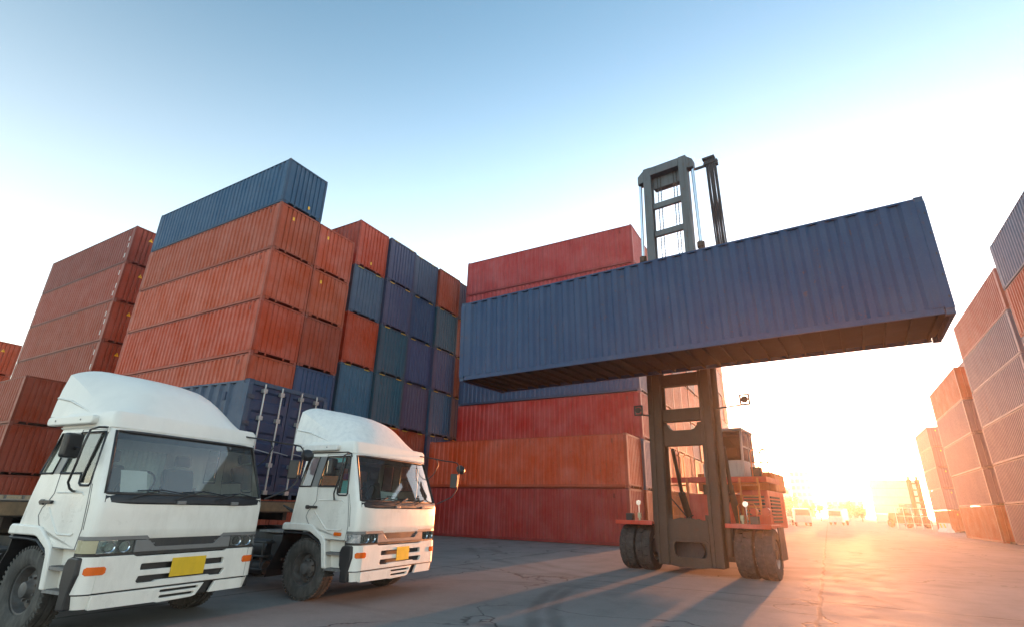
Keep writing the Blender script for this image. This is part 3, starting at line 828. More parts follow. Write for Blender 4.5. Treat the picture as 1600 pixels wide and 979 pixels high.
    for s in (-1, 1):
        m = MB()
        o = [(.80, .80), (.84, .885), (.90, .905), (1.05, .90), (1.06, .72), (1.02, .52), (1.015, .35), (.87, .345), (.86, .52), (.82, .6)]
        m.prism(o, 1, s * 1.10, s * 1.235)
        m.build('bumper_end', M['black_plastic'], bump, bevel=.02)
        m = MB(); a, b_ = sorted((s * .94, s * 1.155))
        cols = []
        for q in range(11):
            ay = .955 + .021 * q; ang = math.asin(max(0, min(1, (ay - 1.04) / .17))); xo = XB - .16 * (1 - math.cos(ang))
            e = .018 if q in (0, 10) else 0
            cols.append([Vector((xo + g, s * ay, z)) for g, z in ((-.01, .705 + e), (.013, .711 + e), (.013, .794 - e), (-.01, .80 - e))])
        m.loft(cols, True, True)
        m.build('indicator', M['amber'], bump, smooth=40)
    m = MB(); m.box(XB + .006, XB + .012, -.145 if which == 1 else -.10, .345 if which == 1 else .28, .612, .838)
    m.build('number_plate', M['plate'], bump, bevel=.002)
    # --- fenders, wheel wells, steps
    for s in (-1, 1):
        m = MB()
        fo = [(-.60, 1.10), (-.60, 1.19), (-.56, 1.222), (.06, 1.212), (.12, 1.19), (.40, 1.02), (.45, .95), (.545, .53), (.45, .53), (.37, .90), (.32, .965), (.08, 1.085), (.0, 1.10)]
        m.prism(fo, 1, s * .80, s * 1.24)
        m.build('fender', W_, T, bevel=.018, smooth=50)
        m = MB(); m.tube([(-.58, s * 1.20, 1.06), (-.2, s * 1.20, 1.06), (.05, s * 1.20, 1.045), (.30, s * 1.20, .93), (.37, s * 1.20, .86), (.44, s * 1.20, .55)], .02, 6)
        m.build('fender_lip', M['black_plastic'], T, smooth=60)
        m = MB(); m.loft([[(-.62, s * .70, 1.1), (-.62, s * 1.16, 1.1)], [(-.66, s * .72, .9), (-.66, s * 1.15, .9)], [(-.92, s * .74, .42), (-.92, s * 1.14, .42)], [(-.95, s * .74, .30), (-.95, s * 1.14, .30)]], False)
        fl = m.build('mud_flap', M['black_plastic'], T); md = fl.modifiers.new('thick', 'SOLIDIFY'); md.thickness = .012
        m = MB(); m.prism([(.50, .50), (.92, .50), (.94, .97), (.40, .97)], 1, s * 1.02, s * 1.09); m.build('step_panel', M['chalk_white'], T)
        for z, x0 in ((.77, .47), (.525, .485)):
            m = MB(); m.box(x0, .905, *sorted((s * 1.0, s * 1.215)), z - .025, z + .012)
            for k in range(14):
                xx = x0 + .02 + k * .03; m.box(xx, xx + .012, *sorted((s * 1.02, s * 1.20)), z + .0121, z + .018)
            m.build('step', M['grey_steel'], T, bevel=.004)
    if which == 2:
        for s in (-1, 1):
            m = MB(); m.prism(rrect(.62, .78, 1.045, 1.10, .02), 1, s * 1.206, s * 1.232); m.build('side_indicator', M['amber'], T, bevel=.006)
    # --- interior
    m = MB()
    m.box(-.35, .55, -1.05, 1.05, 1.21, 1.26); m.box(-.40, -.37, -1.06, 1.06, 1.22, 1.75)
    m.build('cab_floor', M['dash'], T)
    m = MB(); m.prism([(.62, 1.25), (1.03, 1.25), (1.03, 1.50), (.98, 1.585), (.72, 1.60), (.60, 1.55)], 1, -1.08, 1.08); m.build('dashboard', M['dash'], T, bevel=.03)
    for y in (-.55, .55):
        m = MB(); m.box(-.12, .36, y - .25, y + .25, 1.30, 1.44); m.prism([(-.12, 1.44), (.02, 1.44), (-.12, 2.02), (-.22, 2.02)], 1, y - .25, y + .25)
        st = m.build('seat', M['seat'], T, bevel=.05)
        m = MB(); m.prism([(-.14, 2.05), (-.06, 2.05), (-.10, 2.22), (-.17, 2.22)], 1, y - .13, y + .13); m.build('headrest', M['seat'], st, bevel=.03)
    m = MB(); c = Vector((.62, -.55, 1.72)); rot = Matrix.Translation(c) @ Matrix.Rotation(R(-55), 4, 'Y')
    ring = [rot @ Vector((.0 + .23 * math.cos(2 * math.pi * k / 28), .23 * math.sin(2 * math.pi * k / 28), 0)) for k in range(28)]
    m.tube(ring + ring[:2], .014, 6)
    for a in (0, 120, 240): m.tube([rot @ Vector((.22 * math.cos(R(a)), .22 * math.sin(R(a)), 0)), rot @ Vector((0, 0, -.03))], .012, 6)
    m.tube([rot @ Vector((0, 0, -.03)), (.78, -.55, 1.5)], .03, 8)
    m.build('steering_wheel', M['black_plastic'], T, smooth=60)
    # rear wall of the cab inside: curtain (left truck) or dark board
    m = MB()
    if which == 1:
        pts = [(-.30 + .018 * math.sin(k * 2.1) , -1.0 + k * .025) for k in range(57)]
        m.loft([[(x, y, 1.65) for x, y in pts], [(x, y, 2.25) for x, y in pts]], False)
        cu = m.build('curtain', M['curtain'], T, smooth=70); 
        m = MB(); m.prism(rrect(-.02, .30, 1.70, 2.22, .02), 0, -.34, -.335); m.build('rear_window', M['paper'], T)
    else:
        m.prism(rrect(-1.02, 1.02, 1.62, 2.34, .03), 0, -.38, -.365); m.build('rear_board', M['seat'], T)
        for y0, y1, z0, z1, mm, nm in ((-.98, -.62, 1.9, 2.3, 'aqua', 'aqua_sun_panel'),):
            m = MB(); m.prism(rrect(y0, y1, z0, z1, .02), 0, -.355, -.35); m.build(nm, M[mm], T)
        m = MB(); m.prism(rrect(.15, .62, 1.78, 2.22, .03), 0, -.36, -.352); m.build('rear_window', M['orange_panel'], T)
        m = MB(); m.prism(rrect(-.12, .0, 1.9, 2.24, .01), 0, -.36, -.352); m.build('red_cloth', M['machine_red'], T)
        for s in (-1,):
            for (x0, x1, z0, z1, mm, nm) in ((.60, .765, 1.735, 1.95, 'aqua', 'sun_panel'), (.585, .70, 1.97, 2.07, 'magenta', 'sun_panel'), (.11, .50, 1.87, 2.03, 'orange_panel', 'sun_panel'), (.30, .56, 2.27, 2.35, 'aqua', 'sun_panel')):
                m = MB(); m.loft([[side_pt(x0, z, s, -.03), side_pt(x1, z, s, -.03)] for z in (z0, (z0 + z1) / 2, z1)], False); m.build(nm, M[mm], T)
    # paper on the dashboard
    if which == 1:
        a = [front_pt(y, z, -.03) for y, z in ((-.98, 1.62), (-.66, 1.62), (-.66, 1.90), (-.98, 1.90))]
        m = MB(); m._add(a, [(0, 1, 2, 3)])
        p_ = thing('paper_sheet', 'plain white paper sheet propped behind the windscreen of the curtained truck', 'paper', (0, 0, 0))
    else:
        m = MB(); m._add([(.93, -.42, 1.62), (.97, .02, 1.62), (.86, .10, 1.78), (.83, -.36, 1.80)], [(0, 1, 2, 3)])
        m._add([(.92, -.30, 1.715), (.93, -.05, 1.71), (.925, -.05, 1.725), (.915, -.30, 1.73)], [(0, 1, 2, 3)])
        p_ = thing('paper_sheet', 'printed white sheet leaning on the dashboard of the pink-panelled truck', 'paper', (0, 0, 0))
    sh = m.build('sheet', M['paper'], p_); sh.modifiers.new('thick', 'SOLIDIFY').thickness = .002
    if which == 2:
        m = MB()
        for k in range(5): m.box(.948 - .0, .952, -.30 + k * .07, -.25 + k * .07, 1.70, 1.715)
        m.build('printed_line', M['sticker_mark'], sh)
    # --- roof fairing
    F = M['chalk_white'] if which == 1 else M['peeling_white']
    SEC = [(-.80, 2.62, 1.10, 1.02, 3.26, .80, 3.40, 3.42), (-.74, 2.62, 1.10, 1.02, 3.24, .80, 3.38, 3.41), (-.40, 2.60, 1.10, 1.01, 3.06, .76, 3.28, 3.35), (0, 2.58, 1.10, .995, 2.84, .74, 3.14, 3.25),
           (.3, 2.56, 1.09, .98, 2.74, .72, 2.99, 3.10), (.5, 2.54, 1.07, .955, 2.68, .70, 2.83, 2.92), (.66, 2.53, 1.03, .92, 2.63, .68, 2.69, 2.73), (.745, 2.53, .98, .88, 2.585, .66, 2.61, 2.62)]
    def cr(p0, p1, p2, p3, t): return .5 * (2 * p1 + (p2 - p0) * t + (2 * p0 - 5 * p1 + 4 * p2 - p3) * t * t + (3 * p1 - p0 - 3 * p2 + p3) * t ** 3)
    FINE = []
    for k in range(1, len(SEC) - 1):
        a_, b0, c0, d0 = SEC[max(k - 1, 0)], SEC[k], SEC[k + 1], SEC[min(k + 2, len(SEC) - 1)]
        if k == 1: a_ = tuple(2 * p - q for p, q in zip(b0, c0))
        for q in range(5): FINE.append(tuple(cr(a_[m_], b0[m_], c0[m_], d0[m_], q / 5) for m_ in range(8)))
    FINE = [SEC[0]] + FINE + [SEC[-1]]
    rings = []
    for x, zb, yb, yc, zc, ys_, zs, zt in FINE:
        L_ = [(-yb, zb), (-lerp(yb, yc, .3) - .012, lerp(zb, zc, .3)), (-lerp(yb, yc, .65) - .014, lerp(zb, zc, .65)), (-yc, zc)]
        P0, P1, P2 = (yc, zc), (ys_ + (yc - ys_) * .05, zs + (zs - zc) * .02), (ys_ * .66, lerp(zs, zt, .66))
        for t in (.2, .4, .6, .8, 1.0):
            yy = (1 - t) ** 2 * P0[0] + 2 * t * (1 - t) * P1[0] + t * t * P2[0]; zz = (1 - t) ** 2 * P0[1] + 2 * t * (1 - t) * P1[1] + t * t * P2[1]
            L_.append((-yy, zz))
        L_ += [(-ys_ * .3, lerp(zs, zt, .95)), (0, zt)]
        ring = L_ + [(-y, z) for y, z in L_[:-1][::-1]]
        rings.append([(x, y, z) for y, z in ring])
    m = MB(); m.loft(rings, False)
    back = rings[0]; m._add(back, [tuple(range(len(back)))]); m._add(rings[-1], [tuple(range(len(back)))])
    fa = m.build('roof_fairing', F, T, smooth=17)
    for s in (-1, 1):
        m = MB()
        m.tube([(-.80, s * 1.075, 2.90), (-.45, s * 1.075, 2.84), (-.1, s * 1.06, 2.72), (.15, s * 1.06, 2.62)], .018, 6)
        m.build('fairing_rib', F, fa, smooth=60)
    for s in (-1, 1):
        m = MB(); m.prism(rrect(-.63, .42, 2.475, 2.595, .05), 1, s * 1.10, s * 1.20); df = m.build('side_deflector', F, T, bevel=.02)
        m = MB()
        for x in (-.42, .16): m.cyl((x, s * 1.198, 2.535), (x, s * 1.206, 2.535), .012, n=8)
        m.build('bolt', M['grey_steel'], df)
    m = MB(); m.tube([side_pt(.72, 2.36, -1, .006), side_pt(.70, 2.42, -1, .01), side_pt(.62, 2.445, -1, .012), side_pt(.1, 2.445, -1, .012), side_pt(-.38, 2.445, -1, .012)], .012, 6)
    m.tube([side_pt(.72, 2.36, 1, .006), side_pt(.70, 2.42, 1, .01), side_pt(.62, 2.445, 1, .012), side_pt(-.38, 2.445, 1, .012)], .012, 6)
    m.build('rain_gutter', M['black_plastic'] if which == 2 else W_, T, smooth=60)
    # --- mirrors
    m = MB()
    m.tube([(.69, -1.13, 2.42), (.74, -1.26, 2.405), (.745, -1.35, 2.36), (.725, -1.37, 2.15), (.70, -1.37, 1.95), (.63, -1.36, 1.73), (.60, -1.31, 1.66), (.56, -1.25, 1.63), (.50, -1.20, 1.63)], .014, 8)
    arm = m.build('mirror_arm', M['black_plastic'], T, smooth=60)
    m = MB(); m.prism(rrect(-.115, .115, -.15, .15, .04), 0, -.03, .05); m.xform(Matrix.Translation((.56, -1.42, 2.16)) @ Matrix.Rotation(R(18), 4, 'Z'))
    mh = m.build('mirror', M['black_plastic'], T, bevel=.02)
    m = MB(); m.prism(rrect(-.098, .098, -.13, .13, .03), 0, -.034, -.0305); m.xform(Matrix.Translation((.56, -1.42, 2.16)) @ Matrix.Rotation(R(18), 4, 'Z')); m.build('mirror_glass', M['mirror'], mh)
    m = MB(); m.cyl((.53, -1.40, 2.155), (.72, -1.37, 2.12), .016, n=8); m.tube([(.53, -1.40, 2.10), (.70, -1.37, 2.14)], .01, 6); m.build('mirror_bracket', M['black_plastic'], mh)
    # passenger side: long hoop out to a round and a flat mirror
    m = MB()
    m.tube([(.74, .88, 2.555), (.90, 1.10, 2.535), (1.12, 1.32, 2.49), (1.26, 1.48, 2.475), (1.31, 1.58, 2.46), (1.32, 1.66, 2.39), (1.31, 1.66, 2.1), (1.30, 1.64, 1.90), (1.27, 1.50, 1.75), (1.10, 1.20, 1.60)], .013, 7)
    m.tube([(1.00, 1.21, 2.515), (1.04, 1.25, 2.40), (.98, 1.18, 2.20), (.90, 1.12, 2.10)], .011, 6)
    m.build('mirror_arm', M['black_plastic'], T, smooth=60)
    m = MB(); m.lathe([(.0, -.05), (.07, -.04), (.105, .0), (.11, .02), (.0, .021)], (0, 0, 0), 0, 20); m.xform(Matrix.Translation((1.30, 1.78, 2.34)) @ Matrix.Rotation(R(150), 4, 'Z') @ Matrix.Rotation(R(25), 4, 'Y'))
    mr = m.build('mirror', M['black_plastic'], T, smooth=40)
    m = MB(); m.cyl((.0221, 0, 0), (.024, 0, 0), .095, n=20); m.xform(Matrix.Translation((1.30, 1.78, 2.34)) @ Matrix.Rotation(R(150), 4, 'Z') @ Matrix.Rotation(R(25), 4, 'Y')); m.build('mirror_glass', M['mirror'], mr)
    m = MB(); m.prism(rrect(-.08, .08, -.15, .15, .03), 0, -.02, .05); m.xform(Matrix.Translation((1.27, 1.55, 2.08)) @ Matrix.Rotation(R(-60), 4, 'Z'))
    mr = m.build('mirror', M['black_plastic'], T, bevel=.015)
    m = MB(); m.prism(rrect(-.066, .066, -.132, .132, .02), 0, -.024, -.0205); m.xform(Matrix.Translation((1.27, 1.55, 2.08)) @ Matrix.Rotation(R(-60), 4, 'Z')); m.build('mirror_glass', M['mirror'], mr)
    # --- chassis
    m = MB()
    for y in (-.43, .43): m.box(-5.6, .9, y - .04, y + .04, .70, .98)
    for x in (-5.4, -3.9, -2.6, -1.2): m.box(x - .05, x + .05, -.389, .389, .74, .94)
    m.build('chassis_frame', M['dark_steel'], T)
    m = MB(); m.cyl((0, -.8, .50), (0, .8, .50), .07); m.box(-.1, .1, -.45, .45, .42, .6); m.box(.2, 1.0, -.6, .6, .45, .8)
    for x in (-3.3, -4.62): m.cyl((x, -.7, .52), (x, .7, .52), .09); m.lathe([(.0, -.2), (.2, -.14), (.24, 0), (.2, .14), (0, .2)], (x, 0, .52), 1, 20)
    m.build('axle', M['dark_steel'], T, smooth=40)
    TY = tyre_mesh(.485, .28, 'tyre', M['truck_rubber'], 52); RO = rim_mesh(.275, -1); RI = rim_mesh(.275, 1)
    def wheel(x, y, outer):
        w = link('wheel', TY, T, loc=(x, y, .49)); link('rim', RO if outer < 0 else RI, w, loc=(0, 0, 0))
    for s in (-1, 1):
        wheel(.0, s * 1.06, s)
        for x in (-3.3, -4.62):
            wheel(x, s * 1.08, s); wheel(x, s * .76, s)
    # tanks and guards between the axles
    m = MB(); m.box(-2.3, -1.35, .62, 1.08, .45, .98); m.build('fuel_tank', M['grey_steel'], T, bevel=.06)
    m = MB(); m.cyl((-2.3, -.80, .74), (-1.25, -.80, .74), .15, n=20); m.cyl((-2.25, -.80, .40), (-1.3, -.80, .40), .12, n=20); m.build('air_tank', M['dark_steel'], T, smooth=40)
    m = MB()
    for z in (.40, .62, .86): m.tube([(-1.05, -.95, z), (-1.05, -1.12, z), (-2.3, -1.12, z), (-2.3, -.95, z)], .022, 7)
    for x in (-1.12, -1.7, -2.25): m.tube([(x, -1.12, .38), (x, -1.12, .88)], .018, 6)
    m.build('side_guard', M['dark_steel'], T, smooth=60)
    m = MB(); m.box(-1.9, -.66, -.6, .6, 1.0, 1.04); m.box(-1.0, -.55, -.55, .55, 1.04, 1.15); m.build('catwalk', M['grey_steel'], T)
    m = MB(); m.box(-1.1, -.8, -.95, -.62, .55, .98); m.build('battery_box', M['dark_steel'], T, bevel=.01)
    m = MB(); m.lathe([(.0, .06), (.45, .06), (.48, .03), (.48, -.06), (0, -.06)], (-3.9, 0, 1.10), 2, 28); m.build('fifth_wheel', M['dark_steel'], T, smooth=40)
    m = MB()
    for x in (-3.3, -4.62):
        for s in (-1, 1):
            arc = [(x + .56 * math.cos(R(a)), .50 + .56 * math.sin(R(a))) for a in range(20, 161, 20)]
            m.loft([[(p[0], s * .62, p[1]) for p in arc], [(p[0], s * 1.2, p[1]) for p in arc]], False)
    mg = m.build('rear_mudguard', M['black_plastic'], T, smooth=50); mg.modifiers.new('thick', 'SOLIDIFY').thickness = .01
    m = MB(); m.tube([(-.5, .3, 1.3), (-.7, .25, 1.05), (-1.1, .2, 1.25), (-1.6, .1, 1.3), (-1.9, 0, 1.45)], .02, 6); m.tube([(-.5, .0, 1.4), (-.9, .05, 1.1), (-1.4, -.1, 1.35), (-1.9, -.1, 1.5)], .018, 6)
    m.build('air_hose', M['hose'], T, smooth=60)
    return T, p_

T1, P1 = build_truck(1)
T2, P2 = build_truck(2)
for t, p, (x, y, a) in ((T1, P1, (-8.777, 4.339, .107)), (T2, P2, (-8.133, 7.995, .081))):
    t.location = (x, y, 0); t.rotation_euler = (0, 0, a); p.location = (x, y, 0); p.rotation_euler = (0, 0, a)

# ------------------------------------------------------------------ trailers
def trailer(label, x, y, rz, top, L=12.4, boards=True):
    """origin under the front edge of the deck, x forward"""
    t = thing('flatbed_trailer', label, 'trailer', (x, y, 0), rz)
    m = MB()
    for s in (-1, 1):
        m.box(-L, -.35, s * .5 - .06, s * .5 + .06, top - .42, top - .14)
        m.box(-L, 0, *sorted((s * 1.14, s * 1.22)), top - .20, top - .005)
    for k in range(14): m.box(-L + .2 + k * .92, -L + .28 + k * .92, -1.139, 1.139, top - .139, top - .045)
    m.box(-.09, 0.0, -1.139, 1.139, top - .24, top - .005)
    m.build('trailer_frame', M['dark_steel'], t)
    m = MB()
    if boards:
        for k in range(15): m.box(-L + .02, -.095, -1.135 + k * .1515, -1.135 + k * .1515 + .146, top - .044, top - .004)
    else:
        m.box(-L + .02, -.095, -1.13, -.95, top - .044, top - .004); m.box(-L + .02, -.095, .95, 1.13, top - .044, top - .004)
    m.build('deck', M['wood'], t)
    m = MB()
    for k in range(12):
        x0 = -L + .1 + k * 1.0
        m.box(x0, x0 + .82, -1.235, -1.221, top - .16, top - .02)
    m.box(.001, .02, -1.1, 1.1, top - .22, top - .03)
    m.build('side_board', M['wood'], t)
    for s in (-1, 1):
        m = MB(); m.box(-2.9, -2.75, s * .62 - .07, s * .62 + .07, .35, top - .25); m.box(-3.0, -2.65, s * .62 - .14, s * .62 + .14, .30, .34); m.build('landing_leg', M['grey_steel'], t)
    ty = tyre_mesh(.485, .28, 'tyre', M['truck_rubber'], 52); ro = rim_mesh(.275, -1); ri = rim_mesh(.275, 1)
    for xx in (-L + 1.6, -L + 2.9):
        for yy, o in ((-1.06, -1), (-.74, -1), (.74, 1), (1.06, 1)):
            w = link('wheel', ty, t, loc=(xx, yy, .49)); link('rim', ro if o < 0 else ri, w)
        m = MB(); m.cyl((xx, -.9, .49), (xx, .9, .49), .07); m.box(xx - .5, xx + .5, -.56, -.44, .58, top - .43); m.box(xx - .5, xx + .5, .44, .56, .58, top - .43); m.build('axle', M['dark_steel'], t)
    return t
def behind(pose, dx):
    x, y, a = pose; return (x + dx * math.cos(a), y + dx * math.sin(a), a)
bx = behind((-8.777, 4.339, .107), -2.0); trailer('empty flatbed trailer with worn timber deck behind the curtained truck', bx[0], bx[1], bx[2], 1.50)
trailer('flatbed trailer carrying the blue container with door rods behind the pink-panelled truck', -11.0 + .25, 8.186 + .02, TB_YAW, 1.585, boards=False)
# ------------------------------------------------------------------ container lifting machine
LEAN = .021
def machine_mats():
    return M['mast'], M['mast_low']
def build_machine():
    T = thing('container_lift_truck', 'big red lifting machine with tall dark mast holding a blue container aloft', 'lift truck', (-3.39, 15.62, 0), -.11)
    X = lambda x, z: x + LEAN * z
    def bar(m, x0, x1, y0, y1, z0, z1):
        v = []
        for z in (z0, z1):
            for (x, y) in ((x0, y0), (x1, y0), (x1, y1), (x0, y1)): v.append((X(x, z), y, z))
        m.hexa(v)
    ML = M['mast_low']; MU = M['mast']
    # outer mast
    for s in (-1, 1):
        m = MB(); a = lambda p, q: sorted((s * p, s * q))
        bar(m, *a(.56, .88), .0, .06, .22, 9.35); bar(m, *a(.80, .88), .0601, .40, .22, 9.35); bar(m, *a(.56, .799), .34, .40, .22, 9.35)
        leg = m.build('outer_mast', ML, T, bevel=.012)
        m = MB(); bar(m, *a(.46, .559), .04, .10, .22, 1.5); bar(m, *a(.58, .66), -.05, -.001, .22, 9.3); bar(m, *a(.82, .875), -.04, -.001, .22, 9.3)
        m.build('wear_strip', ML, leg)
        m = MB(); m.cyl((X(s * .975, .5), .22, .5), (X(s * .975, 9.62), .22, 9.62), .088, n=20); m.cyl((X(s * .975, 9.5), .22, 9.5), (X(s * .975, 9.68), .22, 9.68), .12, n=20)
        cy = m.build('lift_cylinder', ML, T, smooth=40)
        m = MB(); m.cyl((X(s * .975, 9.6), .22, 9.6), (X(s * .93, 12.5), .2, 12.5), .052, n=16); m.build('cylinder_rod', M['chrome'], cy, smooth=40)
        # inner mast
        m = MB(); bar(m, *a(.50, .77), .06, .12, 5.75, 13.05); bar(m, *a(.70, .77), .1201, .36, 5.75, 13.05); bar(m, *a(.50, .699), .31, .36, 5.75, 12.9)
        m.build('inner_mast', MU, T, bevel=.012)
    # cross members
    def cross(z0, z1, mat, w=.55, y0=.03, y1=.30, name='cross_member'):
        m = MB(); bar(m, -w, w, y0, y1, z0, z1); return m.build(name, mat, T, bevel=.02)
    cross(5.12, 5.47, ML); cross(4.06, 4.42, ML); cross(11.36, 11.58, MU, .499, .14, .26); cross(10.28, 10.50, MU, .499, .14, .26); cross(8.8, 9.3, ML, .559)
    m = MB(); m.plate([(X(-.559, 3.3), 3.36), (X(.559, 3.3), 3.36), (X(.559, 4.0), 4.0), (X(.44, 4.0), 4.0), (X(.42, 3.9), 3.92), (X(.34, 3.8), 3.83), (X(.25, 3.8), 3.80), (X(-.25, 3.8), 3.80), (X(-.34, 3.8), 3.83), (X(-.42, 3.9), 3.92), (X(-.44, 4.0), 4.0), (X(-.559, 4.0), 4.0)], [], 1, .05, .28)
    m.build('cross_member', ML, T, bevel=.02)
    m = MB(); hole = rrect(-.42, .46, .42, .80, .12, 5)
    top = [(.555, 1.37), (.40, 1.36), (.30, 1.40), (.22, 1.38), (.05, 1.43), (-.05, 1.40), (-.2, 1.42), (-.38, 1.37), (-.555, 1.38)]
    m.plate([(-.555, .21), (-.3, .17), (.3, .165), (.555, .21)] + top, [hole], 1, .02, .12); m.plate([(-.82, .20), (.82, .19), (.82, .30), (-.82, .30)], [], 1, .121, .38)
    ap = m.build('mast_apron', ML, T, bevel=.012)
    m = MB(); m.plate(rrect(-.50, .54, .34, .88, .16, 5), [rrect(-.425, .465, .415, .805, .12, 5)], 1, .0, .0195); m.build('hole_rim', ML, ap, bevel=.006)
    m = MB(); m.cyl((.05, .30, .58), (.05, .45, .58), .25, n=28); m.box(-.8, .8, .45, .7, .25, 1.0); m.build('drive_housing', M['dark_steel'], T, smooth=40)
    # crown
    m = MB(); bar(m, -.499, .499, .04, .30, 12.70, 13.02); bar(m, -.499, .499, .301, .55, 12.25, 12.95)
    for s in (-1, 1):
        v = [(X(s * .77, 12.5), 12.5), (X(s * .80, 12.5), 12.52), (X(s * .98, 12.5), 12.48), (X(s * .98, 12.9), 12.80), (X(s * .80, 13), 12.97), (X(s * .77, 13), 12.98)]
        m.prism(v, 1, .06, .36)
    m.build('mast_crown', MU, T, bevel=.015)
    for x in (-.33, -.22, .24, .34):
        m = MB()
        for k in range(60):
            z = 9.2 + k * .058; w = .016 if k % 2 else .010
            m.box(X(x, z) - w, X(x, z) + w, .27, .285, z, z + .056)
        m.build('lift_chain', M['chain'], T)
    m = MB()
    for i in range(7):
        for j in range(2):
            x = 1.30 + i * .05; y = .55 + j * .07; dx = .012 * math.sin(i * 2.1)
            m.tube([(X(x - .0 + .09, 8.8), y, 8.8), (X(x + .05 + dx, 10.2), y, 10.2), (X(x + .02 - dx, 11.6), y, 11.6), (X(x, 12.75), y, 12.75), (X(x - .02, 12.93), y - .02, 12.93)], .021, 6)
    hb = m.build('hose_bundle', M['hose'], T, smooth=60)
    m = MB(); bar(m, 1.22, 1.66, .50, .68, 12.70, 12.76); bar(m, 1.20, 1.60, .48, .70, 12.90, 12.97); bar(m, .93, 1.24, .50, .56, 12.62, 12.70); bar(m, 1.58, 1.68, .52, .66, 12.6, 12.8); m.build('hose_bracket', M['dark_steel'], hb)
    # carriage and spreader behind the box
    m = MB(); bar(m, -.85, .85, -.16, -.02, 6.1, 8.1); m.build('carriage', ML, T, bevel=.01)
    # axle, tyres, fenders
    TYM = None
    m = MB()
    Rr, w = .615, .43
    h = w / 2
    prof = [(.33, -h * .8), (.36, -h), (.52, -h), (.585, -h * .93), (Rr - .02, -h * .8), (Rr - .02, h * .8), (.585, h * .93), (.52, h), (.36, h), (.33, h * .8)]
    m.lathe(prof, (0, 0, 0), 1, 48)
    for sgn in (-1, 1):
        for k in range(17):
            a = 2 * math.pi * (k + (.5 if sgn > 0 else 0)) / 17
            rot = Matrix.Rotation(-a, 4, 'Y')
            y0, y1 = sorted((sgn * .012, sgn * h * .99))
            v = []
            zz = .095
            for dz in (0, 1):
                pass
            A = [(Rr - .05, sgn * .01, -zz), (Rr + .006, sgn * .01, -zz), (Rr + .006, sgn * h * .5, -zz + .03), (Rr - .03, sgn * h * .98, -zz - .01)]
            B = [(p[0], p[1], p[2] + .175) for p in A]
            vv = [rot @ Vector(p) for p in A + B]
            m._add(vv, [(0, 1, 2, 3), (7, 6, 5, 4), (0, 4, 5, 1), (1, 5, 6, 2), (2, 6, 7, 3), (3, 7, 4, 0)])
    m.xform(Matrix.Rotation(R(90), 4, 'Z'))
    TYM = m.mesh('tyre', M['rubber'], 30)
    m = MB(); m.lathe([(.335, -.17), (.345, -.19), (.31, -.16), (.29, -.05), (.12, -.03), (.1, -.12), (0, -.12)], (0, 0, 0), 1, 36)
    m.lathe([(.335, .17), (.345, .19), (.31, .16), (.29, .05), (.12, .03), (.1, .12), (0, .12)], (0, 0, 0), 1, 36)
    for k in range(10):
        a = 2 * math.pi * k / 10
        for s in (-1, 1): m.cyl((.22 * math.cos(a), s * .035, .22 * math.sin(a)), (.22 * math.cos(a), s * .06, .22 * math.sin(a)), .018, n=6)
    m.xform(Matrix.Rotation(R(90), 4, 'Z')); RIM = m.mesh('rim', M['machine_grey'], 35)
    for s in (-1, 1):
        for xx in (1.36, 1.85):
            t = link('tyre', TYM, T, loc=(s * xx, .62, .60)); t.rotation_euler = (random.random() * 3, 0, 0); link('rim', RIM, t)
        t = link('tyre', TYM, T, loc=(s * .95, 4.9, .60)); link('rim', RIM, t)
        m = MB(); a, b_ = sorted((s * 1.0, s * 2.12)); m.box(a, b_, -.02, 1.35, 1.235, 1.30); m.box(a, b_, -.04, -.021, 1.20, 1.31)
        fe = m.build('fender', M['machine_red'], T, bevel=.012)
        m = MB(); m.box(*sorted((s * 1.62, s * 1.82)), .05, .25, 1.301, 1.50); m.build('headlamp', M['black_plastic'], fe, bevel=.015)
        m = MB(); m.cyl((s * 1.42, .12, 1.301), (s * 1.42, .12, 1.46), .03, n=10); m.box(s * 1.42 - .04, s * 1.42 + .04, .08, .16, 1.38, 1.52); m.build('marker_lamp', M['cream_lens'], fe)
        m = MB(); m.cyl((s * 1.50, .3, 1.301), (s * 1.50, .3, 1.74), .012, n=8); m.cyl((s * 1.5, .27, 1.80), (s * 1.5, .30, 1.80), .07, n=18); m.build('round_mirror', M['chrome'], fe)
    m = MB(); m.prism([(1.30, 1.24), (.55, 1.24), (.60, .45), (1.35, .45)], 0, 2.13, 2.15); m.xform(Matrix.Translation((0, .06, 0))); m.build('mud_flap', M['black_plastic'], T)
    m = MB(); m.cyl((-2.05, .62, .60), (2.05, .62, .60), .12, n=16); m.box(-1.05, 1.05, .40, 1.0, .36, .86); m.cyl((-1.2, .62, .6), (-1.04, .62, .6), .24, n=20); m.cyl((1.04, .62, .6), (1.2, .62, .6), .24, n=20); m.build('axle', M['dark_steel'], T, smooth=40)
    m = MB(); m.cyl((-1.0, 4.9, .60), (1.0, 4.9, .60), .1, n=12); m.build('axle', M['dark_steel'], T)
    # chassis and hood
    m = MB()
    for s in (-1, 1): m.box(*sorted((s * .55, s * .75)), .9, 5.9, .55, 1.25)
    m.box(-1.0, 1.0, 1.7, 2.6, .8, 1.18); m.build('chassis', M['dark_steel'], T)
    m = MB(); m.box(-.68, .62, 1.75, 2.7, 1.181, 2.08); m.build('front_tank', M['machine_red'], T, bevel=.03)
    m = MB(); m.box(-.75, .75, 3.4, 5.6, 1.25, 2.15); m.box(-1.0, 1.0, 5.601, 6.3, .6, 2.1); m.build('counterweight', M['machine_red'], T, bevel=.05)
    m = MB(); m.box(.82, 1.60, 2.75, 5.3, 1.15, 2.25); sdt = m.build('side_tank', M['machine_red'], T, bevel=.03)  # tank body added to block the sun glare behind the mast
    m = MB()
    for k in range(8): m.box(.92, 1.50, 2.715, 2.745, 1.32 + k * .10, 1.38 + k * .10)
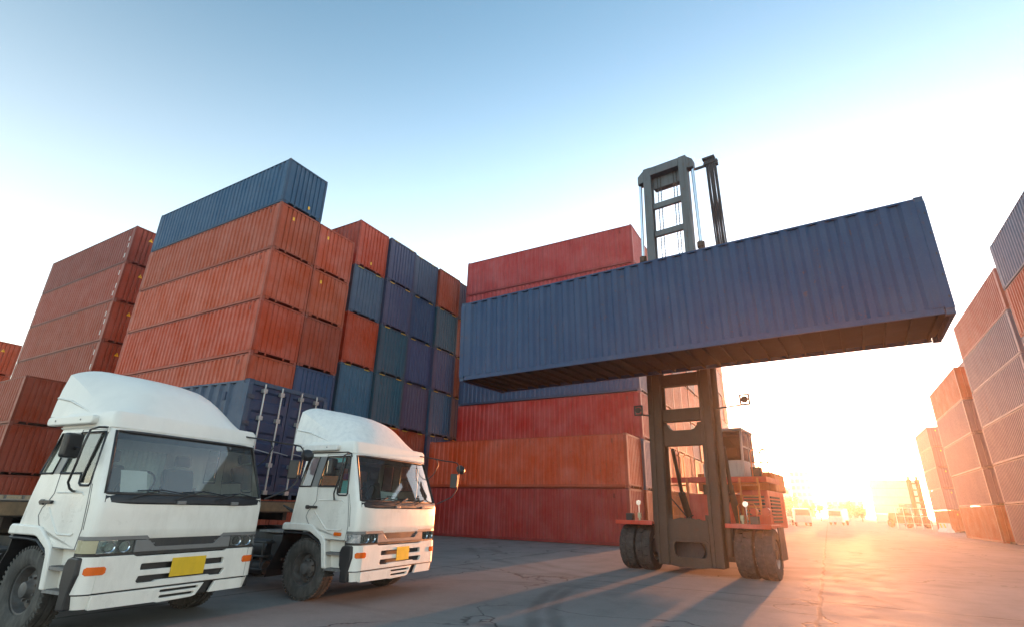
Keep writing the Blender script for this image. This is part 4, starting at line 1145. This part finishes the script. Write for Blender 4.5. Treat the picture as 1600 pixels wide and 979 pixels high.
    for k in range(8): m.box(1.605, 1.63, 3.0, 4.4, 1.32 + k * .10, 1.38 + k * .10)
    m.build('louvre', M['dark_steel'], sdt)
    m = MB(); m.box(-1.72, -1.05, 3.3, 5.3, 1.15, 2.2); m.build('side_tank', M['machine_orange'], T, bevel=.03)
    m = MB(); m.box(-.3, .5, 2.75, 3.35, 2.0, 2.42); m.cyl((.25, 2.6, 2.25), (.6, 2.6, 2.25), .13, n=18); m.build('hydraulic_tank', M['dark_steel'], T, smooth=40)
    m = MB(); m.box(-1.05, 1.78, 1.95, 2.02, 2.44, 2.60); m.box(-.98, 1.70, 2.021, 3.9, 2.52, 2.58); m.box(1.70, 1.78, 2.021, 3.9, 2.44, 2.60); m.build('platform', M['machine_red'], T, bevel=.008)
    m = MB()
    for s, x0, x1 in ((1, 1.05, 1.62), (-1, -1.0, -.45)):
        pass
    for x0, x1 in ((1.08, 1.58), (-1.02, -.48)):
        m = MB()
        for x in (x0, x1): m.box(x - .025, x + .025, 1.72, 1.78, 1.30, 2.55)
        for z in (1.45, 1.75, 2.05, 2.35): m.box(x0 + .0251, x1 - .0251, 1.66, 1.82, z - .02, z + .02)
        m.build('ladder', M['machine_orange'], T)
    for x in (1.42, 1.68):
        m = MB()
        for dx in (0, .22):
            m.tube([(x + dx, 2.0 + dx, 2.60), (x + dx, 2.0 + dx, 3.28), (x + dx + .04, 2.06 + dx, 3.38), (x + dx + .10, 2.12 + dx, 3.40), (x + dx + .16, 2.16 + dx, 3.30), (x + dx + .16, 2.16 + dx, 2.60)], .017, 6)
        m.tube([(x, 2.0, 3.0), (x + .3, 2.3, 3.0)], .014, 6); m.build('handrail', M['machine_orange'], T, smooth=60)
    for x in (-.95, -.62):
        m = MB(); m.tube([(x, 2.0, 2.60), (x, 2.0, 3.2), (x + .05, 2.0, 3.28), (x + .2, 2.0, 3.28), (x + .25, 2.0, 3.2), (x + .25, 2.0, 2.6)], .016, 6); m.build('handrail', M['machine_orange'], T, smooth=60)
    for x in (1.15, 1.42, -.9):
        m = MB(); m.tube([(x, .9, 1.30), (x, .9, 1.75), (x + .05, .9, 1.82), (x + .15, .9, 1.82), (x + .2, .9, 1.75), (x + .2, .9, 1.30)], .014, 6); m.build('grab_handle', M['machine_orange'], T, smooth=60)
    m = MB(); m.box(1.35, 1.62, 2.1, 2.4, 2.60, 2.88); m.build('control_box', M['dark_steel'], T, bevel=.015)
    m = MB(); m.box(1.5, 1.95, .95, 1.3, 1.301, 1.55); m.cyl((1.55, .9, 1.62), (1.55, 1.1, 1.62), .09, n=16); m.cyl((1.85, .9, 1.62), (1.85, 1.1, 1.62), .11, n=16); m.build('valve_block', M['machine_red'], T, smooth=40)
    # cab
    cx0, cx1, cy0, cy1 = .02, 1.18, 2.15, 3.7
    m = MB(); m.prism([(cy0 - .05, 2.60), (cy1, 2.60), (cy1, 3.10), (cy0, 3.10)], 0, cx0, cx1)
    cab = m.build('cab', M['machine_grey'], T, bevel=.04)
    m = MB()
    for x in (cx0 + .03, cx1 - .03):
        m.hexa([(x - .03, cy0 + .0, 3.10), (x + .03, cy0, 3.10), (x + .03, cy0 + .07, 3.10), (x - .03, cy0 + .07, 3.10), (x - .03, cy0 + .16, 4.0), (x + .03, cy0 + .16, 4.0), (x + .03, cy0 + .23, 4.0), (x - .03, cy0 + .23, 4.0)])
        m.box(x - .03, x + .03, cy1 - .08, cy1 - .02, 3.10, 4.0); m.box(x - .025, x + .025, cy0 + .85, cy0 + .91, 3.10, 4.0); m.box(x - .025, x + .025, cy0 + .1, cy1 - .1, 3.5, 3.54)
    m.build('cab_pillar', M['machine_grey'], cab)
    m = MB(); m.box(cx0 - .03, cx1 + .03, cy0 + .10, cy1 + .02, 4.0, 4.09); m.build('cab_roof', M['machine_grey'], cab, bevel=.02)
    m = MB(); m._add([(cx0 + .05, cy0 + .03, 3.11), (cx1 - .05, cy0 + .03, 3.11), (cx1 - .05, cy0 + .18, 3.99), (cx0 + .05, cy0 + .18, 3.99)], [(0, 1, 2, 3)])
    m._add([(cx1 - .02, cy0 + .1, 3.11), (cx1 - .02, cy1 - .1, 3.11), (cx1 - .02, cy1 - .1, 3.99), (cx1 - .02, cy0 + .22, 3.99)], [(0, 1, 2, 3)])
    m._add([(cx0 + .02, cy0 + .1, 3.11), (cx0 + .02, cy1 - .1, 3.11), (cx0 + .02, cy1 - .1, 3.99), (cx0 + .02, cy0 + .22, 3.99)], [(0, 1, 2, 3)])
    m.build('cab_window', M['cab_glass'], cab)
    m = MB(); m.box(.35, .85, 2.9, 3.0, 3.1, 3.85); m.box(.35, .85, 2.5, 2.9, 3.1, 3.2); m.build('seat', M['seat'], cab, bevel=.03)
    m = MB(); m.box(cx0 + .06, cx1 - .06, cy1 - .12, cy1 - .085, 3.1, 3.99); m.build('rear_wall', M['dark_steel'], cab)
    m = MB(); m.box(-.9, 1.6, 4.2, 5.9, 2.26, 2.85); m.build('engine_hood', M['machine_orange'], T, bevel=.04)
    m = MB(); m.box(.50, .66, cy0 - .09, cy0 - .051, 2.72, 2.82); m.build('cab_lamp', M['cream_lens'], cab)
    m = MB(); m.box(cx0 - .04, cx0 + .3, cy0 - .1, cy0 + .3, 2.585, 3.0); m.build('cab_step', M['machine_grey'], cab, bevel=.02)
    # tilt cylinders
    for x0, x1 in ((-.45, -.52), (1.02, .92)):
        m = MB(); m.cyl((X(x0, 3.3), .42, 3.3), (x1, 1.35, 2.05), .055, n=14); rod = m
        tc = rod.build('tilt_cylinder', ML, T, smooth=40)
        m = MB(); m.cyl((x1 - .0, 1.3, 2.10), (x1, 1.95, 1.20), .10, n=16); m.build('cylinder_body', ML, tc, smooth=40)
    # work lamps on arms
    for s, xa, xb, z in ((1, .96, 1.80, 4.40), (-1, -.96, -1.30, 4.36)):
        m = MB(); m.cyl((X(xa, z), .12, z - .06), (X(xb, z), .05, z - .02), .022, n=8); m.box(X(xb, z) - .12, X(xb, z) + .12, -.02, .06, z - .045, z - .01)
        for dx in (-.12, .108): m.box(X(xb, z) + dx - .01, X(xb, z) + dx + .022, -.02, .06, z - .01, z + .23)
        m.box(X(xb, z) - .13, X(xb, z) + .13, -.02, .06, z + .23, z + .255)
        wl = m.build('work_lamp', M['dark_steel'], T)
        m = MB(); m.lathe([(.0, .04), (.07, .03), (.095, -.03), (.09, -.05), (0, -.045)], (X(xb, z), .03, z + .11), 1, 18); m.build('lamp_head', M['dark_steel'], wl, smooth=40)
    # oil cables
    m = MB(); m.tube([(-.7, .5, 3.2), (-.8, 1.0, 2.0), (-.5, 1.6, 1.4), (-.2, 2.0, 1.6)], .02, 6); m.tube([(.7, .5, 3.0), (.9, 1.1, 1.9), (.6, 1.6, 1.4)], .02, 6); m.build('hydraulic_hose', M['hose'], T, smooth=60)
    return T
MACH = build_machine()
# spreader: lies along the top rear edge of the held box
t = thing('container_spreader', 'dark steel spreader beam clamped to the back of the lifted container', 'spreader', HELD_C, HELD_YAW)
m = MB(); hw = CW / 2
m.box(-4.5, 4.5, hw + .06, hw + .25, CH - .45, CH - .15)
m.box(-1.2, 1.2, hw + .05, hw + .22, .25, CH - .451); m.build('spreader_beam', M['mast_low'], t, bevel=.02)
for s in (-1, 1):
    m = MB(); m.box(*sorted((s * 4.4, s * 6.05)), hw + .07, hw + .22, CH - .42, CH - .20); m.build('telescopic_arm', M['mast_low'], t)

# ------------------------------------------------------------------ second machine far down the lane
def far_machine():
    T = thing('container_lift_truck', 'distant red container lifting machine with lowered dark mast beside the pale stack', 'lift truck', (13.2, 112, 0), .5)
    for s in (-1, 1):
        m = MB(); m.box(*sorted((s * .45, s * .95)), -.2, .25, .3, 7.6); m.box(*sorted((s * .55, s * .8)), -.1, .2, 7.601, 8.1); m.build('mast', M['mast_low'], T)
    m = MB()
    for k in range(7):
        m = MB(); m.box(-.449, .449, -.1, .15, .8 + k * 1.0, 1.05 + k * 1.0); m.build('cross_member', M['mast_low'], T)
    m = MB(); m.prism([(1.0, .7), (6.2, .7), (6.4, 1.5), (6.1, 2.3), (3.8, 2.3), (3.4, 2.0), (1.0, 1.6)], 0, -1.3, 1.3); m.build('machine_body', M['machine_red'], T, bevel=.08)
    m = MB(); m.prism([(2.2, 2.3), (3.8, 2.3), (3.8, 3.7), (2.5, 3.7)], 0, -.7, .7); c = m.build('cab', M['cab_glass'], T)
    m = MB(); m.box(-.75, .75, 2.4, 3.9, 3.701, 3.8)
    for x in (-.7, .66): m.box(x, x + .05, 3.75, 3.85, 2.3, 3.7)
    m.build('cab_roof', M['machine_grey'], c)
    for s in (-1, 1):
        for y, rr_ in ((1.1, .75), (5.4, .62)):
            m = MB(); m.lathe([(.3, -.3), (rr_ - .06, -.3), (rr_, -.22), (rr_, .22), (rr_ - .06, .3), (.3, .3), (.3, -.3)], (s * 1.55, y, rr_), 0, 24); w = m.build('tyre', M['rubber'], T, smooth=40)
            m = MB(); m.cyl((s * 1.4, y, rr_), (s * 1.72, y, rr_), .3, n=16); m.build('rim', M['machine_grey'], w)
    m = MB()
    for x in (-1.2, 1.2): m.tube([(x, 2.0, 1.7), (x, 2.0, 2.9), (x, 3.6, 3.0), (x, 3.6, 2.3)], .04, 6)
    m.build('handrail', M['machine_orange'], T)
far_machine()
# ------------------------------------------------------------------ far things at the end of the lane
def building(label, x, y, w, d, h, floors, bays, step=None):
    t = thing('office_building', label, 'building', (x, y, 0))
    m = MB(); m.box(-w / 2, w / 2, -d / 2, d / 2, 0, h); m.box(-w / 2 - .2, w / 2 + .2, -d / 2 - .2, d / 2 + .2, h + .001, h + .6); m.build('wall', M['pale_wall'], t)
    fh = h / floors; bw = w / bays
    for f in range(floors):
        for k in range(bays):
            m = MB(); xa = -w / 2 + k * bw + bw * .18; m.box(xa, xa + bw * .64, -d / 2 - .06, -d / 2 - .01, f * fh + fh * .3, f * fh + fh * .8); m.build('window', M['window_dark'], t)
    if step:
        m = MB(); m.box(-w / 4, w / 4, -d / 4, d / 4, h + .6, h + .6 + step); m.build('roof_house', M['pale_wall'], t)
    return t
building('pale tower block fading into the glare above the trees', -9.6, 310, 9, 10, 22, 7, 4, 3)
building('long low pale building beyond the trees, beside the tower block', -26, 290, 24, 12, 13, 4, 8)
building('low pale building right of the tower block at the end of the lane', 8, 330, 16, 10, 9, 3, 6)

def crown_mesh(seed, r, h, n=1500):
    q = random.Random(seed); m = MB()
    lobes = [(Vector((q.uniform(-.5, .5) * r, q.uniform(-.5, .5) * r, q.uniform(.15, .9) * h)), q.uniform(.35, .62) * r) for _ in range(11)]
    for _ in range(n):
        c, lr = q.choice(lobes)
        d = Vector((q.gauss(0, 1), q.gauss(0, 1), q.gauss(0, .8))).normalized() * lr * q.uniform(.55, 1.05)
        p = c + d; s = q.uniform(.10, .24)
        u = Vector((q.gauss(0, 1), q.gauss(0, 1), q.gauss(0, 1))).normalized(); v = u.cross(Vector((q.gauss(0, 1), q.gauss(0, 1), q.gauss(0, 1)))).normalized()
        m._add([p - u * s - v * s * .6, p + u * s - v * s * .6, p + u * s * .8 + v * s * .6, p - u * s * .8 + v * s * .6], [(0, 1, 2, 3)])
    return m.mesh('crown', M['leaf'])
CR = [crown_mesh(3, 3.0, 4.2), crown_mesh(8, 2.6, 3.6)]
mt = MB(); mt.tube([(0, 0, 0), (.05, .02, 1.2), (-.05, .05, 2.4), (.1, 0, 3.6)], .17, 8); mt.tube([(0, .03, 1.9), (.6, .2, 3.0), (.9, .3, 3.8)], .08, 6); mt.tube([(0, .03, 2.2), (-.5, -.3, 3.2), (-.9, -.4, 4.0)], .07, 6)
TRUNK = mt.mesh('trunk', M['bark'], 60)
TL = ['behind the low containers', 'beside the tower block', 'below the tower block', 'just right of the tower block', 'under the sun glare', 'right of the sun glare', 'left of the pale stack', 'next to the pale stack']
for i, (x, y, s) in enumerate(((-19, 205, 1.15), (-14.5, 212, 1.0), (-10.5, 206, 1.1), (-6.5, 214, .95), (-2.2, 210, .85), (2.0, 218, .8), (5.6, 212, .9), (9.6, 216, .85))):
    t = thing('tree', f'round hazy tree at the end of the lane, {TL[i]}', 'tree', (x, y, 0), i * 1.3, 'trees at the end of the lane'); t.scale = (s, s, s)
    link('trunk', TRUNK, t); link('crown', CR[i % 2], t, loc=(0, 0, 2.1))

def far_truck(label, x, y, rz, col, box=False):
    t = thing('parked_truck' if not box else 'parked_van', label, 'truck' if not box else 'van', (x, y, 0), rz)
    m = MB(); m.prism([(-1.0, .5), (1.0, .5), (1.05, 1.5), (.75, 2.5), (-1.0, 2.6)], 1, -1.15, 1.15); m.build('cab', col, t, bevel=.06)
    m = MB(); m._add([(1.062, -1.0, 1.55), (1.062, 1.0, 1.55), (.79, .95, 2.42), (.79, -.95, 2.42)], [(0, 1, 2, 3)]); m.build('windscreen', M['window_dark'], t)
    m = MB(); m.box(-5.5, -1.05, -1.15, 1.15, .85, 2.9 if box else 1.05); m.build('cargo_box' if box else 'deck', col, t)
    for xx in (0.1, -4.2):
        for s in (-1, 1):
            m = MB(); m.lathe([(.0, -.14), (.42, -.14), (.47, -.1), (.47, .1), (.42, .14), (0, .14)], (xx, s * 1.0, .47), 1, 18); m.build('wheel', M['rubber'], t)
far_truck('white flat truck parked in the glare at the end of the lane', -3.6, 98, R(-80), M['truck_white'])
far_truck('white box van parked under the sun glare', 1.2, 118, R(-100), M['truck_white'], True)
# low yard fence and metal frame
def fence(label, x0, y0, x1, y1, h, n, mat, cat='fence', name='yard_fence'):
    t = thing(name, label, cat, (x0, y0, 0), math.atan2(y1 - y0, x1 - x0)); L = math.hypot(x1 - x0, y1 - y0)
    for k in range(n + 1):
        m = MB(); m.cyl((L * k / n, 0, 0), (L * k / n, 0, h), .05, n=8); m.build('post', mat, t)
    m = MB()
    for z in (h * .25, h * .6, h - .05): m.cyl((0, 0, z), (L, 0, z), .03, n=6)
    m.build('rail', mat, t)
fence('row of white posts and rails left of the white flat truck', -8.5, 100, -4.9, 101, 1.3, 8, M['chalk_white'])
fence('white tubular frame in front of the distant red lifting machine', 9.0, 103, 14.2, 103.5, 3.0, 5, M['chalk_white'])
# barrier block
t = thing('concrete_barrier', 'pale concrete barrier block with yellow marks beside the farthest right stack', 'barrier', (12.05, 84.5, 0), .35)
m = MB(); m.prism([(-.45, 0), (.45, 0), (.42, .2), (.2, .5), (.16, 1.05), (-.16, 1.05), (-.2, .5), (-.42, .2)], 1, -.9, .9); m.build('block', M['barrier'], t, bevel=.03)
m = MB()
for k in range(2): m._add([(-.205, -.6 + k * .75, .52), (-.205, -.25 + k * .75, .52), (-.168, .0 + k * .75, .98), (-.168, -.35 + k * .75, .98)], [(0, 1, 2, 3)])
for k in range(2): m._add([(-.6 + .75 * k - .2, -.903, .1), (-.5 + .75 * k, -.903, .1), (-.4 + .75 * k, -.903, .3), (-.5 + .75 * k, -.903, .3)], [(0, 1, 2, 3)]) if False else None
m.build('yellow_mark', M['sticker'], t)

# ------------------------------------------------------------------ ground
m, nt, out = new_mat('worn_concrete_yard'); b = NB(nt)
tc = b.n('ShaderNodeTexCoord'); v = tc.outputs['Object']
sep = b.n('ShaderNodeSeparateXYZ'); b.l(v, sep.inputs[0])
px, py = sep.outputs[0], sep.outputs[1]
n1 = b.noise(v, .16, 6, .6); n2 = b.noise(v, 1.1, 7, .65); n3 = b.noise(v, 22, 4, .65); n4 = b.noise(b.mapping(v, (1, .22, 1), rot=(0, 0, .35)), .9, 6, .6)
c = b.mix(b.ramp(n1, .3, .7), (.178, .172, .163, 1), (.240, .232, .220, 1))
c = b.mix(b.math('MULTIPLY', b.ramp(n2, .48, .75), .35), c, (.095, .092, .088, 1))
c = b.mix(b.math('MULTIPLY', b.ramp(n4, .5, .75), .35), c, (.10, .095, .088, 1))
c = b.mix(b.math('MULTIPLY', b.ramp(n3, .5, .75), .28), c, (.32, .30, .28, 1))
# oil spots
vo = b.n('ShaderNodeTexVoronoi'); vo.inputs['Scale'].default_value = .33; b.l(v, vo.inputs['Vector'])
spot = b.math('MULTIPLY', b.ramp(b.math('ADD', vo.outputs['Distance'], b.math('MULTIPLY', n2, .35)), .22, .36, 1, 0), .35)
c = b.mix(spot, c, (.05, .047, .045, 1))
# slab joints (wavering) and wandering cracks
wob = b.math('MULTIPLY', b.math('SUBTRACT', b.noise(v, .9, 4, .6), .5), .25)
def joint(co, period, w, off=0.0):
    f = b.math('FRACT', b.math('DIVIDE', b.math('ADD', b.math('ADD', co, wob), off), period))
    d = b.math('MULTIPLY', b.math('ABSOLUTE', b.math('SUBTRACT', f, .5)), period)
    return b.ramp(d, w * .4, w, 1, 0)
j = b.math('MAXIMUM', joint(px, 9.0, .05, 4.9), joint(py, 12.0, .05, 5.2))
ve = b.n('ShaderNodeTexVoronoi'); ve.feature = 'DISTANCE_TO_EDGE'; ve.inputs['Scale'].default_value = .17
dv = b.n('ShaderNodeVectorMath', operation='ADD'); b.l(v, dv.inputs[0])
nc = b.n('ShaderNodeTexNoise'); nc.inputs['Scale'].default_value = .8; nc.inputs['Detail'].default_value = 5; b.l(v, nc.inputs['Vector'])
sc_ = b.n('ShaderNodeVectorMath', operation='SCALE'); b.l(nc.outputs['Color'], sc_.inputs[0]); sc_.inputs['Scale'].default_value = 2.2
b.l(sc_.outputs[0], dv.inputs[1]); b.l(dv.outputs[0], ve.inputs['Vector'])
crack = b.math('MULTIPLY', b.ramp(ve.outputs['Distance'], .002, .007, 1, 0), b.ramp(n1, .42, .52))
lines = b.math('MAXIMUM', b.math('MULTIPLY', j, b.ramp(n2, .3, .6, .25, .85)), crack)
c = b.mix(b.math('MULTIPLY', lines, .8), c, (.03, .028, .026, 1))
# sweeping tyre marks
marks = None
for (cx, cy, rad, w) in ((4.0, 12.5, 9.0, .16), (4.3, 12.4, 9.55, .16), (9.0, 17.0, 8.4, .2), (9.1, 17.4, 9.2, .14), (-2.5, 2.0, 9.8, .16), (-2.2, 1.8, 10.4, .16), (2.0, 30, 17.5, .25), (2.0, 30, 18.4, .25), (11, 4, 11.2, .2), (11, 4.2, 11.9, .2), (-6, 18, 11, .15)):
    dx = b.math('SUBTRACT', px, cx); dy = b.math('SUBTRACT', py, cy)
    d = b.math('SQRT', b.math('ADD', b.math('MULTIPLY', dx, dx), b.math('MULTIPLY', dy, dy)))
    e = b.math('ABSOLUTE', b.math('SUBTRACT', b.math('ADD', d, b.math('MULTIPLY', wob, .6)), rad))
    k = b.ramp(e, w * .3, w, 1, 0); marks = k if marks is None else b.math('MAXIMUM', marks, k)
c = b.mix(b.math('MULTIPLY', marks, b.ramp(b.noise(v, .35, 3, .5), .42, .62, 0, .42)), c, (.05, .049, .048, 1))
p = b.n('ShaderNodeBsdfPrincipled'); b.l(c, p.inputs['Base Color'])
b.l(b.ramp(n2, .3, .7, .72, .90), p.inputs['Roughness']); p.inputs['Specular IOR Level'].default_value = .15
bp = b.n('ShaderNodeBump'); bp.inputs['Strength'].default_value = .35; bp.inputs['Distance'].default_value = .02
b.l(b.math('ADD', b.math('MULTIPLY', n3, .25), b.math('SUBTRACT', b.math('MULTIPLY', n2, .6), b.math('MULTIPLY', lines, .8))), bp.inputs['Height']); b.l(bp.outputs[0], p.inputs['Normal'])
b.l(p.outputs[0], out.inputs[0])
g = MB(); g._add([(-900, -900, 0), (900, -900, 0), (900, 900, 0), (-900, 900, 0)], [(0, 1, 2, 3)])
gr = g.build('ground', m); gr['kind'] = 'structure'

# ------------------------------------------------------------------ air, sky, sun, camera
SKY_GAMMA, SKY_SAT, SKY_VAL, VEIL_POW, VEIL_COL = 1.3, .88, 1.05, 1.9, (1.9, 1.66, 1.40)
SUN_AZ, SUN_EL = 1.2, 2.1
HAZE_D, HAZE_G = .00055, .80
hz, nt, out = new_mat('haze_air'); b = NB(nt)
pv = b.n('ShaderNodeVolumePrincipled'); pv.inputs['Color'].default_value = (.96, .93, .90, 1); pv.inputs['Density'].default_value = HAZE_D; pv.inputs['Anisotropy'].default_value = HAZE_G
b.l(pv.outputs[0], out.inputs['Volume'])
h_ = MB(); h_.box(-910, 910, -910, 910, -1.0, 26.5); ho = h_.build('haze', hz); ho['kind'] = 'stuff'

w = bpy.data.worlds.new('World'); scene.world = w; w.use_nodes = True
nt = w.node_tree; b = NB(nt)
for n_ in list(nt.nodes): nt.nodes.remove(n_)
sky = b.n('ShaderNodeTexSky'); sky.sky_type = 'NISHITA'; sky.sun_disc = False
sky.sun_elevation = R(SUN_EL); sky.sun_rotation = R(SUN_AZ); sky.altitude = 0; sky.air_density = 1.0; sky.dust_density = 1.0; sky.ozone_density = 2.0
bg = b.n('ShaderNodeBackground'); bg.inputs[1].default_value = .15
gm = b.n('ShaderNodeGamma'); gm.inputs[1].default_value = SKY_GAMMA; b.l(sky.outputs[0], gm.inputs[0])
hsv = b.n('ShaderNodeHueSaturation'); hsv.inputs['Hue'].default_value = .479; hsv.inputs['Saturation'].default_value = SKY_SAT; hsv.inputs['Value'].default_value = SKY_VAL; b.l(gm.outputs[0], hsv.inputs['Color'])
# pale veil of high haze, thick towards the horizon
tcw = b.n('ShaderNodeTexCoord'); sw = b.n('ShaderNodeSeparateXYZ'); b.l(tcw.outputs['Generated'], sw.inputs[0])
veil = b.math('POWER', b.math('SUBTRACT', 1.0, b.math('MULTIPLY', b.math('ABSOLUTE', sw.outputs[2]), 1.2, clamp=True), clamp=True), VEIL_POW)
vs_ = b.n('ShaderNodeVectorMath', operation='SCALE'); vs_.inputs[0].default_value = VEIL_COL; b.l(veil, vs_.inputs['Scale'])
va = b.n('ShaderNodeVectorMath', operation='ADD'); b.l(hsv.outputs[0], va.inputs[0]); b.l(vs_.outputs[0], va.inputs[1])
wo = b.n('ShaderNodeOutputWorld'); b.l(va.outputs[0], bg.inputs[0]); b.l(bg.outputs[0], wo.inputs[0])

sd = bpy.data.lights.new('sun', 'SUN'); sd.energy = 2.0; sd.angle = R(1.0); sd.color = (1.0, .33, .11)
so = bpy.data.objects.new('sun', sd); COL.objects.link(so)
d = Vector((math.sin(R(SUN_AZ)) * math.cos(R(SUN_EL)), math.cos(R(SUN_AZ)) * math.cos(R(SUN_EL)), math.sin(R(SUN_EL))))
so.rotation_euler = d.to_track_quat('Z', 'Y').to_euler(); so.location = (0, 0, 40)

cam = bpy.data.cameras.new('camera'); co = bpy.data.objects.new('camera', cam); COL.objects.link(co); scene.camera = co
cam.sensor_fit = 'HORIZONTAL'; cam.sensor_width = 36; cam.lens = 36 * 805.482 / 1600; cam.clip_end = 6000; cam.clip_start = .1
yaw, pit, rol = -.5281, .3599, .0248
f = Vector((math.sin(yaw) * math.cos(pit), math.cos(yaw) * math.cos(pit), math.sin(pit)))
r_ = Vector((math.cos(yaw), -math.sin(yaw), 0)); u = r_.cross(f)
r2 = r_ * math.cos(rol) + u * math.sin(rol); u2 = -r_ * math.sin(rol) + u * math.cos(rol)
mw = Matrix((r2, u2, -f)).transposed().to_4x4(); mw.translation = (0, 0, 1.5594); co.matrix_world = mw

vs = scene.view_settings
scene.display_settings.display_device = 'sRGB'
vs.view_transform = 'Standard'; vs.look = 'None'; vs.gamma = 1.0; vs.use_curve_mapping = False; vs.exposure = 2.86
cy = scene.cycles
cy.use_denoising = True
try: cy.denoiser = 'OPENIMAGEDENOISE'
except Exception: pass
cy.max_bounces = 8; cy.diffuse_bounces = 3; cy.glossy_bounces = 3; cy.transmission_bounces = 4; cy.volume_bounces = 1; cy.transparent_max_bounces = 12
cy.sample_clamp_indirect = 8; cy.caustics_reflective = False; cy.caustics_refractive = False
